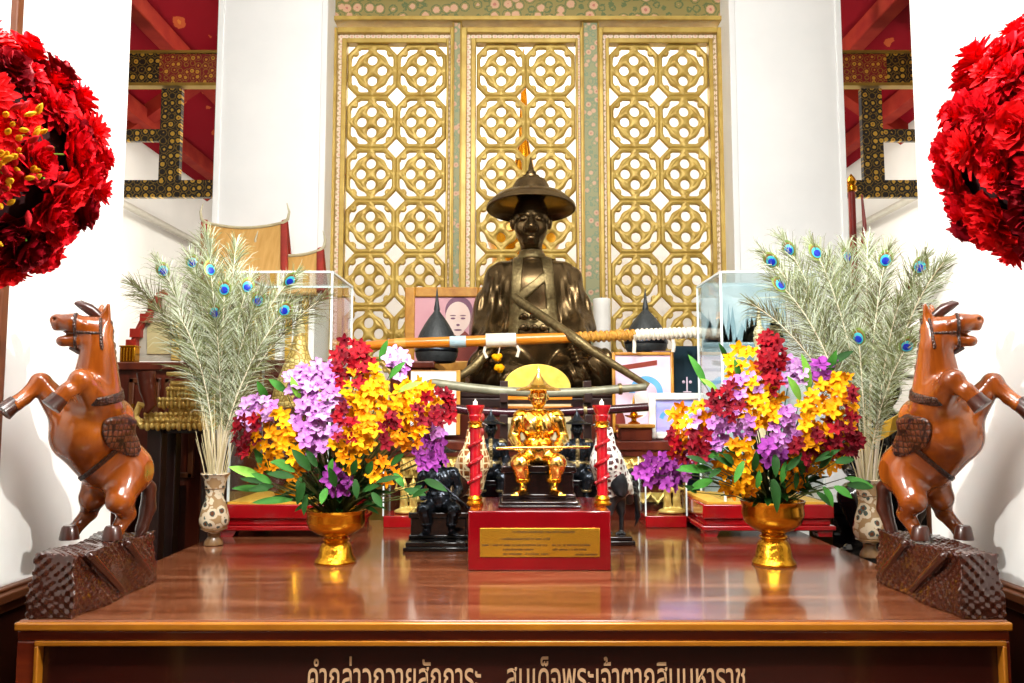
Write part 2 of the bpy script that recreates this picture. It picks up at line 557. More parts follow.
class Solid:
    """smoothly blended solid; all coordinates in metres in the world"""
    def __init__(s, lo, hi, h):
        s.h = h
        s.lo = np.array(lo, float)
        s.n = np.ceil((np.array(hi) - s.lo) / h).astype(int) + 1
        s.ax = [s.lo[i] + h * np.arange(s.n[i]) for i in range(3)]
        s.D = np.full(tuple(s.n), 0.5, np.float32)
    def sub(s, lo, hi):
        sl = []
        for i in range(3):
            a = int(np.clip(np.floor((lo[i] - s.lo[i]) / s.h), 0, s.n[i] - 1))
            b = int(np.clip(np.ceil((hi[i] - s.lo[i]) / s.h) + 1, a + 1, s.n[i]))
            sl.append(slice(a, b))
        X, Y, Z = np.meshgrid(s.ax[0][sl[0]], s.ax[1][sl[1]], s.ax[2][sl[2]], indexing='ij', sparse=True)
        return tuple(sl), X, Y, Z
    def blend(s, sl, d, k, cut=False):
        A = s.D[sl]
        if cut:
            d = -d
            if k > 0:
                hh = np.clip(0.5 + 0.5 * (d - A) / k, 0, 1)
                s.D[sl] = A * (1 - hh) + d * hh + k * hh * (1 - hh)
            else:
                s.D[sl] = np.maximum(A, d)
        else:
            if k > 0:
                hh = np.clip(0.5 + 0.5 * (A - d) / k, 0, 1)
                s.D[sl] = A * (1 - hh) + d * hh - k * hh * (1 - hh)
            else:
                s.D[sl] = np.minimum(A, d)
    def cap(s, a, b, ra, rb, k=0.01, cut=False):
        a, b = np.array(a, float), np.array(b, float)
        r = max(ra, rb) + k + 3 * s.h
        sl, X, Y, Z = s.sub(np.minimum(a, b) - r, np.maximum(a, b) + r)
        ab = b - a
        L = max((ab * ab).sum(), 1e-12)
        t = np.clip(((X - a[0]) * ab[0] + (Y - a[1]) * ab[1] + (Z - a[2]) * ab[2]) / L, 0, 1)
        d = np.sqrt((X - a[0] - t * ab[0]) ** 2 + (Y - a[1] - t * ab[1]) ** 2 + (Z - a[2] - t * ab[2]) ** 2) - (ra + t * (rb - ra))
        s.blend(sl, d, k, cut)
        return s
    def chain(s, pts, k=0.01):
        for (a, ra), (b, rb) in zip(pts, pts[1:]):
            s.cap(a, b, ra, rb, k)
        return s
    def ell(s, c, r, k=0.01, cut=False, R=None):
        c = np.array(c, float); r = np.array(r, float)
        e = max(r) + k + 3 * s.h
        sl, X, Y, Z = s.sub(c - e, c + e)
        x, y, z = X - c[0], Y - c[1], Z - c[2]
        if R is not None:
            T = np.array(R.transposed())
            x, y, z = (T[0, 0] * x + T[0, 1] * y + T[0, 2] * z, T[1, 0] * x + T[1, 1] * y + T[1, 2] * z, T[2, 0] * x + T[2, 1] * y + T[2, 2] * z)
        k0 = np.sqrt((x / r[0]) ** 2 + (y / r[1]) ** 2 + (z / r[2]) ** 2)
        k1 = np.sqrt((x / r[0] ** 2) ** 2 + (y / r[1] ** 2) ** 2 + (z / r[2] ** 2) ** 2) + 1e-9
        d = k0 * (k0 - 1) / k1
        s.blend(sl, d, k, cut)
        return s
    def boxr(s, c, hsz, rad=0.005, k=0.005, cut=False):
        c = np.array(c, float); hsz = np.array(hsz, float)
        sl, X, Y, Z = s.sub(c - hsz - k - 3 * s.h, c + hsz + k + 3 * s.h)
        q = [np.abs(X - c[0]) - hsz[0] + rad, np.abs(Y - c[1]) - hsz[1] + rad, np.abs(Z - c[2]) - hsz[2] + rad]
        d = np.sqrt(np.maximum(q[0], 0) ** 2 + np.maximum(q[1], 0) ** 2 + np.maximum(q[2], 0) ** 2) + np.minimum(np.maximum(np.maximum(q[0], q[1]), q[2]), 0) - rad
        s.blend(sl, d, k, cut)
        return s
    def ripple(s, lo, hi, fn):
        sl, X, Y, Z = s.sub(lo, hi)
        s.D[sl] = s.D[sl] + fn(X, Y, Z)
        return s
    def build(s, name, m, parent=None, mb=None):
        D = s.D
        D = np.pad(D, 1, constant_values=0.5)
        V, Fc = nets(D, s.lo - s.h, s.h)
        b = MB(); b.v = [tuple(p) for p in V]; b.f = [tuple(int(i) for i in f) for f in Fc]
        return b.build(name, m, parent, sharp=None)
    def skin(s, t, lo, hi, region, name, m, parent):
        """clothing: the body grown by t inside a region"""
        sl, X, Y, Z = s.sub(lo, hi)
        D = np.maximum(s.D[sl] - t, region(X, Y, Z) + 0 * s.D[sl])
        D = np.pad(D, 1, constant_values=0.5)
        o = np.array([s.ax[i][sl[i].start] for i in range(3)]) - s.h
        V, Fc = nets(D, o, s.h)
        if len(V) == 0:
            return None
        b = MB(); b.v = [tuple(p) for p in V]; b.f = [tuple(int(i) for i in f) for f in Fc]
        return b.build(name, m, parent, sharp=None)

def seg2(X, Z, a, b, w):
    """distance to a strip seen from the front, from a to b, half width w"""
    ax, az, bx, bz = a[0], a[2], b[0], b[2]
    L = (bx - ax) ** 2 + (bz - az) ** 2
    t = np.clip(((X - ax) * (bx - ax) + (Z - az) * (bz - az)) / L, 0, 1)
    return np.sqrt((X - ax - t * (bx - ax)) ** 2 + (Z - az - t * (bz - az)) ** 2) - w
# ================================================================ setting
YF = 1.61
TZ = at(517, 621, YF).z                       # table top height
XW = 1.10                                     # side piers

structure('floor', MB().box(-4.2, 4.2, -0.6, 10.2, -0.1, 0), 'floor_stone')

def pier(side, s, yend):
    b = MB().box(s * XW, s * (XW + 0.45), 0.55, yend, 0, 4.4)
    structure('wall_' + side, b, 'white_plaster', origin=(s * (XW + .2), yend - .2, 0))
    dz = 0.822
    t = MB().box(s * (XW - 0.012), s * (XW + 0.005), 0.55, yend + 0.004, 0.001, dz - 0.05)
    structure('baseboard_' + side, t, 'dark_dado')
    t = MB()
    t.box(s * (XW - 0.022), s * (XW + 0.005), 0.55, yend + 0.006, dz - 0.05, dz - 0.028)
    t.box(s * (XW - 0.034), s * (XW + 0.005), 0.55, yend + 0.01, dz - 0.028, dz - 0.008)
    t.box(s * (XW - 0.018), s * (XW + 0.005), 0.55, yend + 0.006, dz - 0.008, dz)
    structure('trim_1' if s < 0 else 'trim_2', t, 'brown_trim', bevel=0.003)
pier('left', -1, XW / abs(at(123.5, 200, 1).x))
pier('right', 1, XW / at(918, 200, 1).x)
# brown wooden strip standing up the pier at the left
xb = at(6, 340, 1.73)
tb = MB().box(-XW - 0.002, -XW + 0.014, 1.690, 1.716, 0.823, 4.4)
structure('trim_3', tb, 'brown_trim', bevel=0.004)

# hall behind: side walls, end wall, sloping red roof
structure('wall_hall_left', MB().box(-3.1, -3.0, 4.0, 9.6, 0, 3.36), 'hall_white')
structure('wall_hall_right', MB().box(3.0, 3.1, 4.0, 9.6, 0, 3.36), 'hall_white')
structure('wall_hall_end', MB().prism([(-3.1, 9.5, 0), (3.1, 9.5, 0), (3.1, 9.5, 3.3), (0, 9.5, 5.6), (-3.1, 9.5, 3.3)], (0, 0.1, 0)), 'hall_white')
SL = 0.73
for s, nm in ((-1, 'ceiling_left'), (1, 'ceiling_right')):
    b = MB().prism([(s * 3.15, 4.35, 3.35 - .15 * SL), (0, 4.35, 3.35 + 3.0 * SL), (0, 4.35, 3.43 + 3.0 * SL), (s * 3.15, 4.35, 3.43 - .15 * SL)], (0, 5.3, 0))
    structure(nm, b, 'red_ceiling', recalc=True)
    # purlins running away along the slope, and rafters across it
    for i in range(7):
        x = s * (2.82 - i * 0.44)
        z = 3.35 + (3.0 - abs(x)) * SL
        p = MB().box(x - .055, x + .055, 4.36, 9.5, z - 0.13, z - 0.005)
        o = tag(p.build('purlin', 'red_purlin', bevel=0.01), 'long red painted roof purlin below the ceiling boards', 'purlin', 'red roof purlins', 'structure')
    for yy in (5.9, 7.6):
        p = MB().prism([(s * 3.0, yy, 3.35 - 0.12), (s * 0.1, yy, 3.35 + 2.9 * SL - 0.12), (s * 0.1, yy, 3.35 + 2.9 * SL), (s * 3.0, yy, 3.35)], (0, 0.13, 0))
        tag(p.build('rafter', 'red_purlin', recalc=True), 'sloping red roof rafter under the ceiling boards', 'rafter', 'red roof rafters', 'structure')

# painted truss seen in the two gaps
def truss(s):
    def q(px, py, Y):
        p = at(px if s < 0 else 1043 - px, py, Y)
        return p
    Yt = 5.0
    a, b = q(112, 52, Yt), q(232, 85, Yt)
    x0, x1 = sorted((a.x, b.x))
    where = 'beside the gilded cabinet corner' if s < 0 else 'above the red pole'
    far = 'over the temple roof model' if s < 0 else 'over the red pole'
    t = thing('painted_beam', 'deep black and gold painted tie beam ' + far, 'beam', ((x0 + x1) / 2, Yt, b.z), 'painted tie beams')
    t['kind'] = 'structure'
    cut = at(160, 60, Yt).x if s < 0 else at(886, 60, Yt).x
    MB().box(x0, x1, Yt, Yt + .06, b.z, a.z).build('beam_core', 'black_gold', t)
    lo, hi = (cut, x1 + .004) if s < 0 else (x0 - .004, cut)
    MB().box(lo, hi, Yt - .006, Yt + .05, b.z + .015, a.z - .015).build('red_panel', 'red_gold_panel', t)
    c = MB()
    c.box(x0, x1, Yt - .012, Yt + .05, b.z - .008, b.z + .012)
    c.box(x0, x1, Yt - .012, Yt + .05, a.z - .010, a.z + .008)
    c.build('gilt_edge', 'door_gold_dark', t)
    a2, b2 = q(112, 180, Yt), q(232, 197, Yt)
    w = MB().box(x0, x1, Yt, Yt + .04, b2.z, a2.z)
    tag(w.build('lower_beam', 'black_gold'), 'slim black and gold painted beam low ' + far, 'beam', 'painted lower beams', 'structure')
    c1, c2 = q(161, 85, Yt), q(178, 180, Yt)
    w = MB().box(c1.x, c2.x, Yt + .01, Yt + .05, c2.z + .002, b.z - .018)
    tag(w.build('king_post', 'black_gold'), 'short black and gold post between the painted beams ' + far, 'post', 'painted posts', 'structure')
    d1, d2 = q(108, 128, Yt), q(160, 140, Yt)
    w = MB().box(min(d1.x, d2.x), max(d1.x, d2.x), Yt + .02, Yt + .05, d2.z, d1.z)
    tag(w.build('stub_beam', 'black_gold'), 'stub of black painted beam meeting the post ' + far, 'beam', 'painted stub beams', 'structure')
truss(-1); truss(1)
# dark strip of a post beside the right hand column top
p = at(832, 30, 4.9)
tag(MB().box(p.x - .05, p.x + .03, 4.86, 4.95, at(832, 52, 4.9).z, 3.9).build('corner_post', 'black_gold'), 'dark painted post stub beside the column, over the beam', 'post', kind='structure')

# grey conduits
for s in (-1, 1):
    pts = [Vector((s * 2.93, 4.6, 2.74)), Vector((s * 2.93, 9.3, 2.74))] if s < 0 else [Vector((2.93, 4.6, 2.74)), Vector((2.93, 9.3, 2.74))]
    tag(MB().tube(pts, 0.03, 8).build('conduit_pipe', 'pipe_grey'), 'grey pipe along the hall wall ' + ('above the temple roof model' if s < 0 else 'behind the red pole'), 'pipe', kind='structure')

# white columns
def column(nm, px0, px1, Yc):
    a, b = at(px0, 215, Yc), at(px1, 215, Yc)
    r = 0.03
    w = MB()
    x0, x1 = a.x, b.x
    d = 0.5
    poly = [(x0 + r, Yc, 0), (x1 - r, Yc, 0), (x1 - r * .4, Yc + r * .25, 0), (x1, Yc + r, 0), (x1, Yc + d, 0), (x0, Yc + d, 0), (x0, Yc + r, 0), (x0 + r * .4, Yc + r * .25, 0)]
    w.prism(poly, (0, 0, 4.6))
    structure(nm, w, 'column_white', recalc=True, sharp=25)
    e = MB()
    for x in (x0 + .012, x1 - .012):
        e.box(x - .016, x + .016, Yc - .008, Yc + .02, 0.0, 4.6)
    structure('trim_%d' % (5 if px0 < 500 else 6), e, 'column_white', bevel=.004)
column('column_left', 213, 323.5, 4.1)
column('column_right', 734, 847, 4.1)

# ------------------------------------------------ gilded lattice doors
YD = 4.3
def dx(px): return at(px, 200, YD).x
def dz(py): return at(520, py, YD).z
def lattice_cell(h2):
    S = Solid((-h2, -0.026, -h2), (h2, 0.026, h2), h2 / 27)
    sl, X, Y, Z = S.sub((-9, -9, -9), (9, 9, 9))
    u, v = np.abs(X) / h2, np.abs(Z) / h2
    oct_ = np.maximum(np.maximum(u, v), (u + v) * 0.62)
    ring = np.abs(oct_ - 0.925) - 0.085
    sm = u + v
    df = u - v
    lev = 0.93 + 0.06 * np.cos(df * PI * 2 / 0.98)
    dia = (sm - lev) * 0.7 - 0.045
    hole = np.minimum(np.hypot(u - 0.40, v), np.hypot(u, v - 0.40)) - 0.19
    d = np.maximum(dia, -hole)
    # groove that sets the diamond rim off
    tip = np.minimum(np.hypot((u - .96) / 1, v), np.hypot(u, v - .96)) - 0.1
    d = np.minimum(d, tip)
    cu = np.abs(np.hypot(u - 0.70, v - 0.70) - 0.085) - 0.055
    arm = np.maximum(np.hypot(u - .86, v - .55) - .06, -9)
    arm2 = np.hypot(u - .55, v - .86) - .06
    d = np.minimum(np.minimum(np.minimum(d, ring), cu), np.minimum(arm, arm2))
    d = d * h2
    rim = np.clip(-d, 0, 0.016)
    groove = np.exp(-((sm - 0.80) / 0.035) ** 2) * np.clip((0.95 - sm) * 9, 0, 1) * np.clip(np.minimum(np.hypot(u - 0.40, v), np.hypot(u, v - 0.40)) * 6 - .9, 0, 1)
    th = 0.010 + 0.55 * rim - 0.007 * groove
    q = np.maximum(d, np.abs(Y) - th)
    S.D[sl] = np.maximum(q, np.abs(Y) - 0.02)
    # cut the square so that neighbours meet
    D = np.pad(S.D, 1, constant_values=0.5)
    V, Fc = nets(D, S.lo - S.h, S.h)
    return V, Fc
opening = (dx(395.5) - dx(345.5)) / 2
CV, CF = lattice_cell(opening)
CV = CV * np.array([1, 1, 1.075])
screen = thing('lattice_screen', 'gilded openwork lattice doors behind the bronze statue', 'screen', ((dx(526)), YD, 0))
rows = 7
pw = opening * 2
pv = pw * 1.075                                # cells are a little taller than wide
ztop = dz(44)
def lattice(cx):
    b = MB()
    for r in range(rows):
        for c in (-1, 1):
            o = np.array((cx + c * opening, YD + 0.02, ztop - pv / 2 - r * pv))
            b.raw((CV + o).tolist(), CF.tolist())
    return b.build('lattice_panel', 'door_gold', screen, sharp=None)
cxs = [dx(395), dx(526), dx(661)]
zb = ztop - rows * pv
for cx in cxs:
    lattice(cx)
RW = [(15, 7), (15, 7), (11, 13)]            # each leaf's rails, wide at its hinge side
PX = YD / 800
def rails(nm, cx, k0, k1, y0, y1, m, wl, wr, bev=.004):
    """one step of the moulded rails: between fractions k0 and k1 of their width"""
    hw = pw + .003
    wt = 15 * PX
    L0, L1 = cx - hw - wl * k1, cx - hw - wl * k0
    R0, R1 = cx + hw + wr * k0, cx + hw + wr * k1
    T0, T1 = ztop + .003 + wt * k0, ztop + .003 + wt * k1
    B0, B1 = zb - .003 - wt * k1, zb - .003 - wt * k0
    b = MB()
    b.box(L0, L1, y0, y1, B0, T1); b.box(R0, R1, y0, y1, B0, T1)
    b.box(L1, R0, y0, y1, T0, T1); b.box(L1, R0, y0, y1, B0, B1)
    return b.build(nm, m, screen, bevel=bev)
for cx, (wl, wr) in zip(cxs, RW):
    wl, wr = wl * PX, wr * PX
    rails('inner_rail', cx, 0, .34, YD - .012, YD + .05, 'door_gold', wl, wr)
    rails('bead_rail', cx, .34, .62, YD - .002, YD + .05, 'bead_band', wl, wr, .001)
    rails('outer_rail', cx, .62, 1.0, YD - .03, YD + .05, 'door_gold', wl, wr)
# floral jambs between the leaves and at the sides, frieze over all
zt = dz(23)
def jamb(xa, xb):
    MB().box(xa, xb, YD - .012, YD + .06, 0, zt).build('floral_jamb', 'floral_band', screen)
    e = MB()
    e.box(xa - .003, xa + .007, YD - .022, YD + .06, 0, zt); e.box(xb - .007, xb + .003, YD - .022, YD + .06, 0, zt)
    e.build('jamb_bead', 'door_gold_dark', screen, bevel=.002)
jamb(cxs[0] + pw + 7.5 * PX, cxs[1] - pw - 15.5 * PX)
jamb(cxs[1] + pw + 7.5 * PX, cxs[2] - pw - 11.5 * PX)
jamb(cxs[2] + pw + 13.5 * PX, dx(738))
jamb(dx(319), cxs[0] - pw - 15.5 * PX)
MB().box(dx(322), dx(735), YD - .02, YD + .06, zt + .02, dz(1)).build('frieze', 'frieze_band', screen)
e = MB()
e.box(dx(322), dx(735), YD - .045, YD + .06, zt - .004, zt + .022); e.box(dx(322), dx(735), YD - .05, YD + .06, dz(1), dz(-8))
e.build('frieze_rail', 'door_gold', screen, bevel=.006)
MB().box(dx(322), dx(735), YD - .02, YD + .06, dz(-8), 4.6).build('head_panel', 'frieze_band', screen)
MB().box(dx(322), dx(735), YD - .01, YD + .05, 0, zb - .085).build('dado_panel', 'door_gold_dark', screen)

structure('wall_sanctum', MB().box(-1.95, 1.95, 5.7, 5.78, 0, 4.6), 'white_plaster')
# gilded throne and image in the hall beyond the doors
pc = at(524, 330, 5.0)
g = thing('gilded_shrine', 'gilded spired shrine glimpsed through the lattice doors', 'shrine', (pc.x, 5.0, 0))
MB().lathe((pc.x, 5.0, 0.0), [(0.55, 0), (0.55, .5), (.48, .52), (.48, 1.0), (.56, 1.04), (.56, 1.14), (.44, 1.2), (.44, 1.5), (.5, 1.55), (.38, 1.62)], 8).build('plinth', 'gold_relief', g)
MB().lathe((pc.x, 5.0, 1.62), [(.32, 0), (.34, .1), (.22, .25), (.2, .55), (.24, .66), (.12, .74), (.1, .8)], 20).build('seated_image', 'gold', g)
MB().lathe((pc.x, 5.0, 2.42), [(.10, 0), (.12, .08), (.09, .2), (.05, .27), (.065, .32), (.03, .5), (.035, .54), (.012, .95), (.004, 1.1)], 16).build('spire', 'gold', g)
# ------------------------------------------------------------ altar table
X0, X1 = at(14, 625, YF).x, at(1013, 625, YF).x
YB = 3.03
t = thing('altar_table', 'long varnished red-brown altar table with Thai lettering across its front', 'table', ((X0 + X1) / 2, YF + .5, 0))
MB().box(X0 + .004, X1 - .004, YF + .006, YB, TZ - .022, TZ).build('tabletop', 'table_top', t, bevel=.004)
e = MB()
e.box(X0, X1, YF - .002, YF + .012, TZ - .020, TZ - .003)
e.box(X0, X0 + .012, YF + .012, YB, TZ - .020, TZ - .003); e.box(X1 - .012, X1, YF + .012, YB, TZ - .020, TZ - .003)
e.build('edge_band', 'table_edge', t, bevel=.004)
zr = at(517, 641, YF + .01).z
xs0, xs1 = at(37, 660, YF + .01).x, at(1004, 660, YF + .01).x
f = MB()
f.box(X0 + .002, X1 - .002, YF + .008, YF + .03, zr, TZ - .021)
f.box(X0 + .002, xs0, YF + .008, YF + .03, 0.09, zr); f.box(xs1, X1 - .002, YF + .008, YF + .03, 0.09, zr)
f.box(X0 + .002, X1 - .002, YF + .008, YF + .03, 0.0, .09)
f.build('front_frame', 'table_frame', t, bevel=.003)
f = MB()
f.box(xs0 - .004, xs1 + .004, YF + .004, YF + .03, zr - .009, zr + .001)
f.box(xs0 - .004, xs0 + .004, YF + .004, YF + .03, .09, zr - .009); f.box(xs1 - .004, xs1 + .004, YF + .004, YF + .03, .09, zr - .009)
f.build('inlay_moulding', 'table_edge', t, bevel=.002)
MB().box(xs0, xs1, YF + .024, YF + .04, .09, zr - .008).build('front_panel', 'table_panel', t)
s = MB()
s.box(X0 + .004, X0 + .03, YF + .03, YB, 0, TZ - .022); s.box(X1 - .03, X1 - .004, YF + .03, YB, 0, TZ - .022); s.box(X0 + .03, X1 - .03, YB - .03, YB, 0, TZ - .022)
s.build('side_panel', 'table_frame', t)

def text_mesh(body, name, m, parent, x0, x1, y, ztop_px=None, z=None, depth=0.001, height=None, bold=0.0):
    cu = bpy.data.curves.new(name, 'FONT')
    cu.body = body
    cu.extrude = 0.0
    cu.resolution_u = 3
    cu.offset = bold
    cu.offset = bold
    ob = bpy.data.objects.new(name + '_curve', cu)
    COL.objects.link(ob)
    bpy.context.view_layer.update()
    dg = bpy.context.evaluated_depsgraph_get()
    me = bpy.data.meshes.new_from_object(ob.evaluated_get(dg))
    bpy.data.objects.remove(ob)
    a = np.array([v.co[:] for v in me.vertices])
    lo, hi = a.min(0), a.max(0)
    s = (x1 - x0) / (hi[0] - lo[0])
    sz = s if height is None else height / (hi[1] - lo[1])
    b = MB()
    fs = [tuple(p.vertices) for p in me.polygons]
    vv = [(x0 + (p[0] - lo[0]) * s, y, z + (p[1] - hi[1]) * sz) for p in a]
    b.raw(vv, fs)
    b.raw([(p[0], p[1] + depth, p[2]) for p in vv], [tuple(reversed(q)) for q in fs])
    bpy.data.meshes.remove(me)
    return b.build(name, m, parent, smooth=False)

ytx = YF + .0225
xa, xb2 = at(308, 670, ytx).x, at(745, 670, ytx).x
ztx = at(527, 656.5, ytx).z
text_mesh('คำกล่าวถวายสักการะ    สมเด็จพระเจ้าตากสินมหาราช', 'lettering', 'letter_cream', t, xa, xb2, ytx, z=ztx, depth=.003, height=at(527, 656.5, ytx).z - at(527, 692, ytx).z, bold=.008)
# ------------------------------------------------------------------ horses
BZ = None
def horse(mir, label, blabel):
    MX = 0.02
    def hp(px, py, Y):
        p = at(px, py, Y)
        return Vector((-p.x + MX, p.y, p.z)) if mir else p
    def R(px, Y=1.75): return px * Y / F
    # carved block
    bx0, bx1 = at(27, 600, YF + .02).x, at(77, 600, YF + .02).x
    y0, y1 = YF + .012, 1.97
    top = at(60, 555, YF + .02).z
    if mir: bx0, bx1 = -bx1 + MX, -bx0 + MX
    dxs = (-.014 if not mir else 0, .014 if mir else 0)
    base = Vector(((bx0 + bx1) / 2, (y0 + y1) / 2, TZ))
    t = thing('horse_statue', label, 'horse statue', base, 'carved rearing horses')
    S = Solid((bx0 - .035, y0 - .02, TZ - .004), (bx1 + .035, y1 + .02, top + .02), .0028)
    sl, X, Y, Z = S.sub((-9, -9, -9), (9, 9, 9))
    cx, hx = (bx0 + bx1) / 2, (bx1 - bx0) / 2
    lean = (Z - TZ) / (top - TZ)
    wob = .004 * np.sin(Y * 37) + .003 * np.sin(Z * 61 + Y * 20)
    q = np.maximum(np.maximum(np.abs(X - cx) - hx - .012 * np.clip((Y - y0) / .3, 0, 1) - wob + .006 * lean, np.abs(Y - (y0 + y1) / 2) - (y1 - y0) / 2 + .010 * lean - .004 * np.sin(X * 50)), Z - top - .004 * np.sin(Y * 26 + X * 30))
    S.D[sl] = q
    out = 1 if not mir else -1
    kq = 2 * PI / .023
    S.D[sl] = S.D[sl] + .0030 * np.sin(X * kq + 1.3 * np.sin(Z * 40)) * np.sin(Y * kq + 1.1 * np.sin(Z * 50 + X * 30)) * np.sin(Z * kq + np.sin(Y * 35)) + .0012
    # slanting ridge carved on the inner long face
    xf = (bx1 if not mir else bx0)
    for (ya, za, yb, zbb) in ((y0 + .04, top - .008, y0 + .17, TZ + .02), (y0 + .20, top - .01, y0 + .30, TZ + .03)):
        S.cap((xf + out * .006, ya, za), (xf + out * .010, yb, zbb), .010, .007, .004)
    S.cap((xf + out * .018, y0 + .185, top), (xf + out * .014, y0 + .19, TZ), .010, .008, .003, cut=True)
    S.D[:, :, 0:1] = np.maximum(S.D[:, :, 0:1], .002); S.D[:, :, 0:2] = np.maximum(S.D[:, :, 0:2], .0)
    sl, X, Y, Z = S.sub((-9, -9, -9), (9, 9, 9)); S.D[sl] = np.maximum(S.D[sl], TZ + .0004 - Z)
    S.build('carved_block', 'block_wood', t)

    c0, c1 = hp(-8, 560, 1.6), hp(165, 295, 1.95)
    lo = (min(c0.x, c1.x) - .02, 1.52, top - .02); hi = (max(c0.x, c1.x) + .02, 2.02, c1.z + .03)
    H = Solid(lo, hi, .0031)
    def cap(a, b, k=.012): H.cap(hp(*a[:3]), hp(*b[:3]), R(a[3]), R(b[3]), k)
    def sph(a, k=.012): H.cap(hp(*a[:3]), hp(*a[:3]), R(a[3]), R(a[3]), k)
    # trunk
    cap((124, 467, 1.86, 25), (95, 428, 1.77, 25), .02)
    sph((84, 430, 1.74, 30), .03); sph((126, 472, 1.86, 26), .02); sph((112, 418, 1.79, 21), .02)
    cap((75, 440, 1.74, 20), (100, 468, 1.81, 20), .02)
    # neck and head
    cap((98, 405, 1.735, 23), (99, 348, 1.70, 14), .02)
    cap((84, 398, 1.71, 14), (92, 350, 1.69, 8), .02)
    cap((99, 330, 1.70, 13), (72, 325, 1.67, 9.5), .008)
    sph((97, 339, 1.695, 13), .01)
    cap((72, 323, 1.67, 9.5), (59, 321.5, 1.66, 7), .008)
    sph((56, 320, 1.657, 5.2), .006); sph((57, 327, 1.658, 4.2), .006)
    cap((86, 341, 1.685, 9), (66, 341, 1.666, 5.0), .008); sph((62, 341, 1.664, 5.2), .006)
    H.cap(hp(55, 333.5, 1.655), hp(74, 332.5, 1.665), R(2.6), R(2.0), .003, cut=True)
    H.ell(hp(54.5, 319.5, 1.648), (R(2.0),) * 3, .003, cut=True)
    sph((86, 321.5, 1.682, 4.2), .005)                      # brow
    H.ell(hp(84, 324, 1.664), (R(2.4),) * 3, .002)          # eye
    for a, b in (((104, 323, 1.695, 6.5), (108.5, 305, 1.69, 1.8)), ((97, 322, 1.735, 6), (102, 306, 1.74, 1.8))):
        cap(a, b, .005)
    H.ell(hp(105.5, 315, 1.682), (R(2.4), R(2.6), R(6)), .003, cut=True)
    # near foreleg
    cap((96, 402, 1.71, 17), (82, 381, 1.645, 10.5), .014)
    cap((82, 381, 1.645, 10), (67, 391, 1.62, 7.2), .006); sph((80, 379, 1.638, 9.5), .006)
    cap((67, 391, 1.62, 7.2), (59, 399, 1.612, 7.6), .006)
    # far foreleg
    cap((66, 414, 1.73, 16), (42, 384, 1.71, 9.5), .014); sph((40, 382, 1.705, 9), .006)
    cap((41, 382, 1.705, 8.5), (24, 398, 1.68, 6.6), .006)
    cap((24, 398, 1.68, 6.6), (15, 404, 1.665, 7.6), .006)
    # hind legs
    cap((126, 474, 1.845, 23), (120, 500, 1.80, 13.5), .015)
    cap((120, 500, 1.80, 13), (127, 514, 1.835, 8.5), .008)
    cap((127, 514, 1.835, 8.5), (117, 531, 1.815, 6.6), .006); sph((116, 532, 1.81, 7.4), .005)
    cap((106, 470, 1.86, 22), (93, 497, 1.83, 13), .015)
    cap((93, 497, 1.83, 12.5), (89, 513, 1.86, 8), .008)
    cap((89, 513, 1.86, 8), (74, 530, 1.825, 6.4), .006); sph((73, 531, 1.82, 7.2), .005)
    # muscle lines
    for a, b, r in (((96, 374, 1.668), (88, 392, 1.672), 2.4),):
        H.cap(hp(*a), hp(*b), R(r), R(r * .5), .006, cut=True)
    H.build('body', 'horse_wood', t)
    # hooves
    def hoof(a, b, r0, r1, flat=None):
        A, B = hp(*a), hp(*b)
        m = MB()
        if flat:
            B.z = flat + .0002
            A.z = B.z + R(13)
            m.lathe((B.x, B.y, B.z), [(R(r1), 0), (R(r1) * 1.0, R(2)), (R(r0), R(12)), (R(r0) * .8, R(14))], 18)
        else:
            m.tube([A, A.lerp(B, .5), B, B + (B - A).normalized() * .001], [R(r0), R(r0) * 1.05, R(r1), R(r1) * .9], 18)
        m.build('hoof', 'horse_dark', t)
    hoof((60, 397.5, 1.613), (51, 407, 1.603), 8.0, 9.4)
    hoof((16, 402.5, 1.667), (3, 412, 1.65), 7.6, 9.2)
    zt_ = top + .003
    hoof((113, 536, 1.795), (112, 543, 1.795), 7.6, 9.6, zt_)
    hoof((70, 534, 1.80), (69, 543, 1.80), 7.4, 9.4, zt_)
    # tail
    T = Solid((min(hp(120, 400, 1.9).x, hp(165, 400, 1.9).x) - .05, 1.8, top - .01), (max(hp(120, 400, 1.9).x, hp(165, 400, 1.9).x) + .05, 2.03, hp(150, 455, 1.9).z), .0032)
    T.chain([(hp(142, 474, 1.89), R(5)), (hp(149, 488, 1.92), R(7)), (hp(148, 508, 1.93), R(8)), (hp(142, 528, 1.92), R(6)), (hp(137, 540, 1.91), R(3))], .006)
    T.build('tail', 'horse_dark', t)
    # mane locks down the crest, forelock between the ears
    m = MB()
    for i in range(11):
        f = i / 10
        px, py, Y = 108 + 9 * f, 326 + 72 * f, 1.70 + .05 * f
        c = hp(px, py, Y)
        rx, rz = R(3.2 + 1.2 * math.sin(i * 2.3)), R(6.5)
        m.ell(c, (rx, R(6), rz), Matrix.Rotation((.45 if not mir else -.45), 3, 'Y'), 10, 7)
    m.build('mane', 'horse_dark', t)
    m = MB()
    m.tube([hp(100, 318, 1.705), hp(92, 311, 1.70), hp(83, 306, 1.695), hp(75, 303, 1.69)], [R(5), R(5.5), R(4.4), R(1.5)], 10)
    m.tube([hp(99, 317, 1.715), hp(90, 308, 1.71), hp(80, 303.5, 1.70), hp(76, 303, 1.70)], [R(4), R(4.5), R(3.6), R(1.5)], 10)
    m.build('forelock', 'horse_dark', t)
    m = MB(); m.tube([hp(88, 352, 1.69), hp(79, 350, 1.683), hp(70, 347, 1.678)], [R(4), R(4.5), R(2.5)], 10)
    m.build('beard', 'horse_dark', t)
    # saddle cloth, girth, breast strap
    cS = hp(127, 436, 1.79)
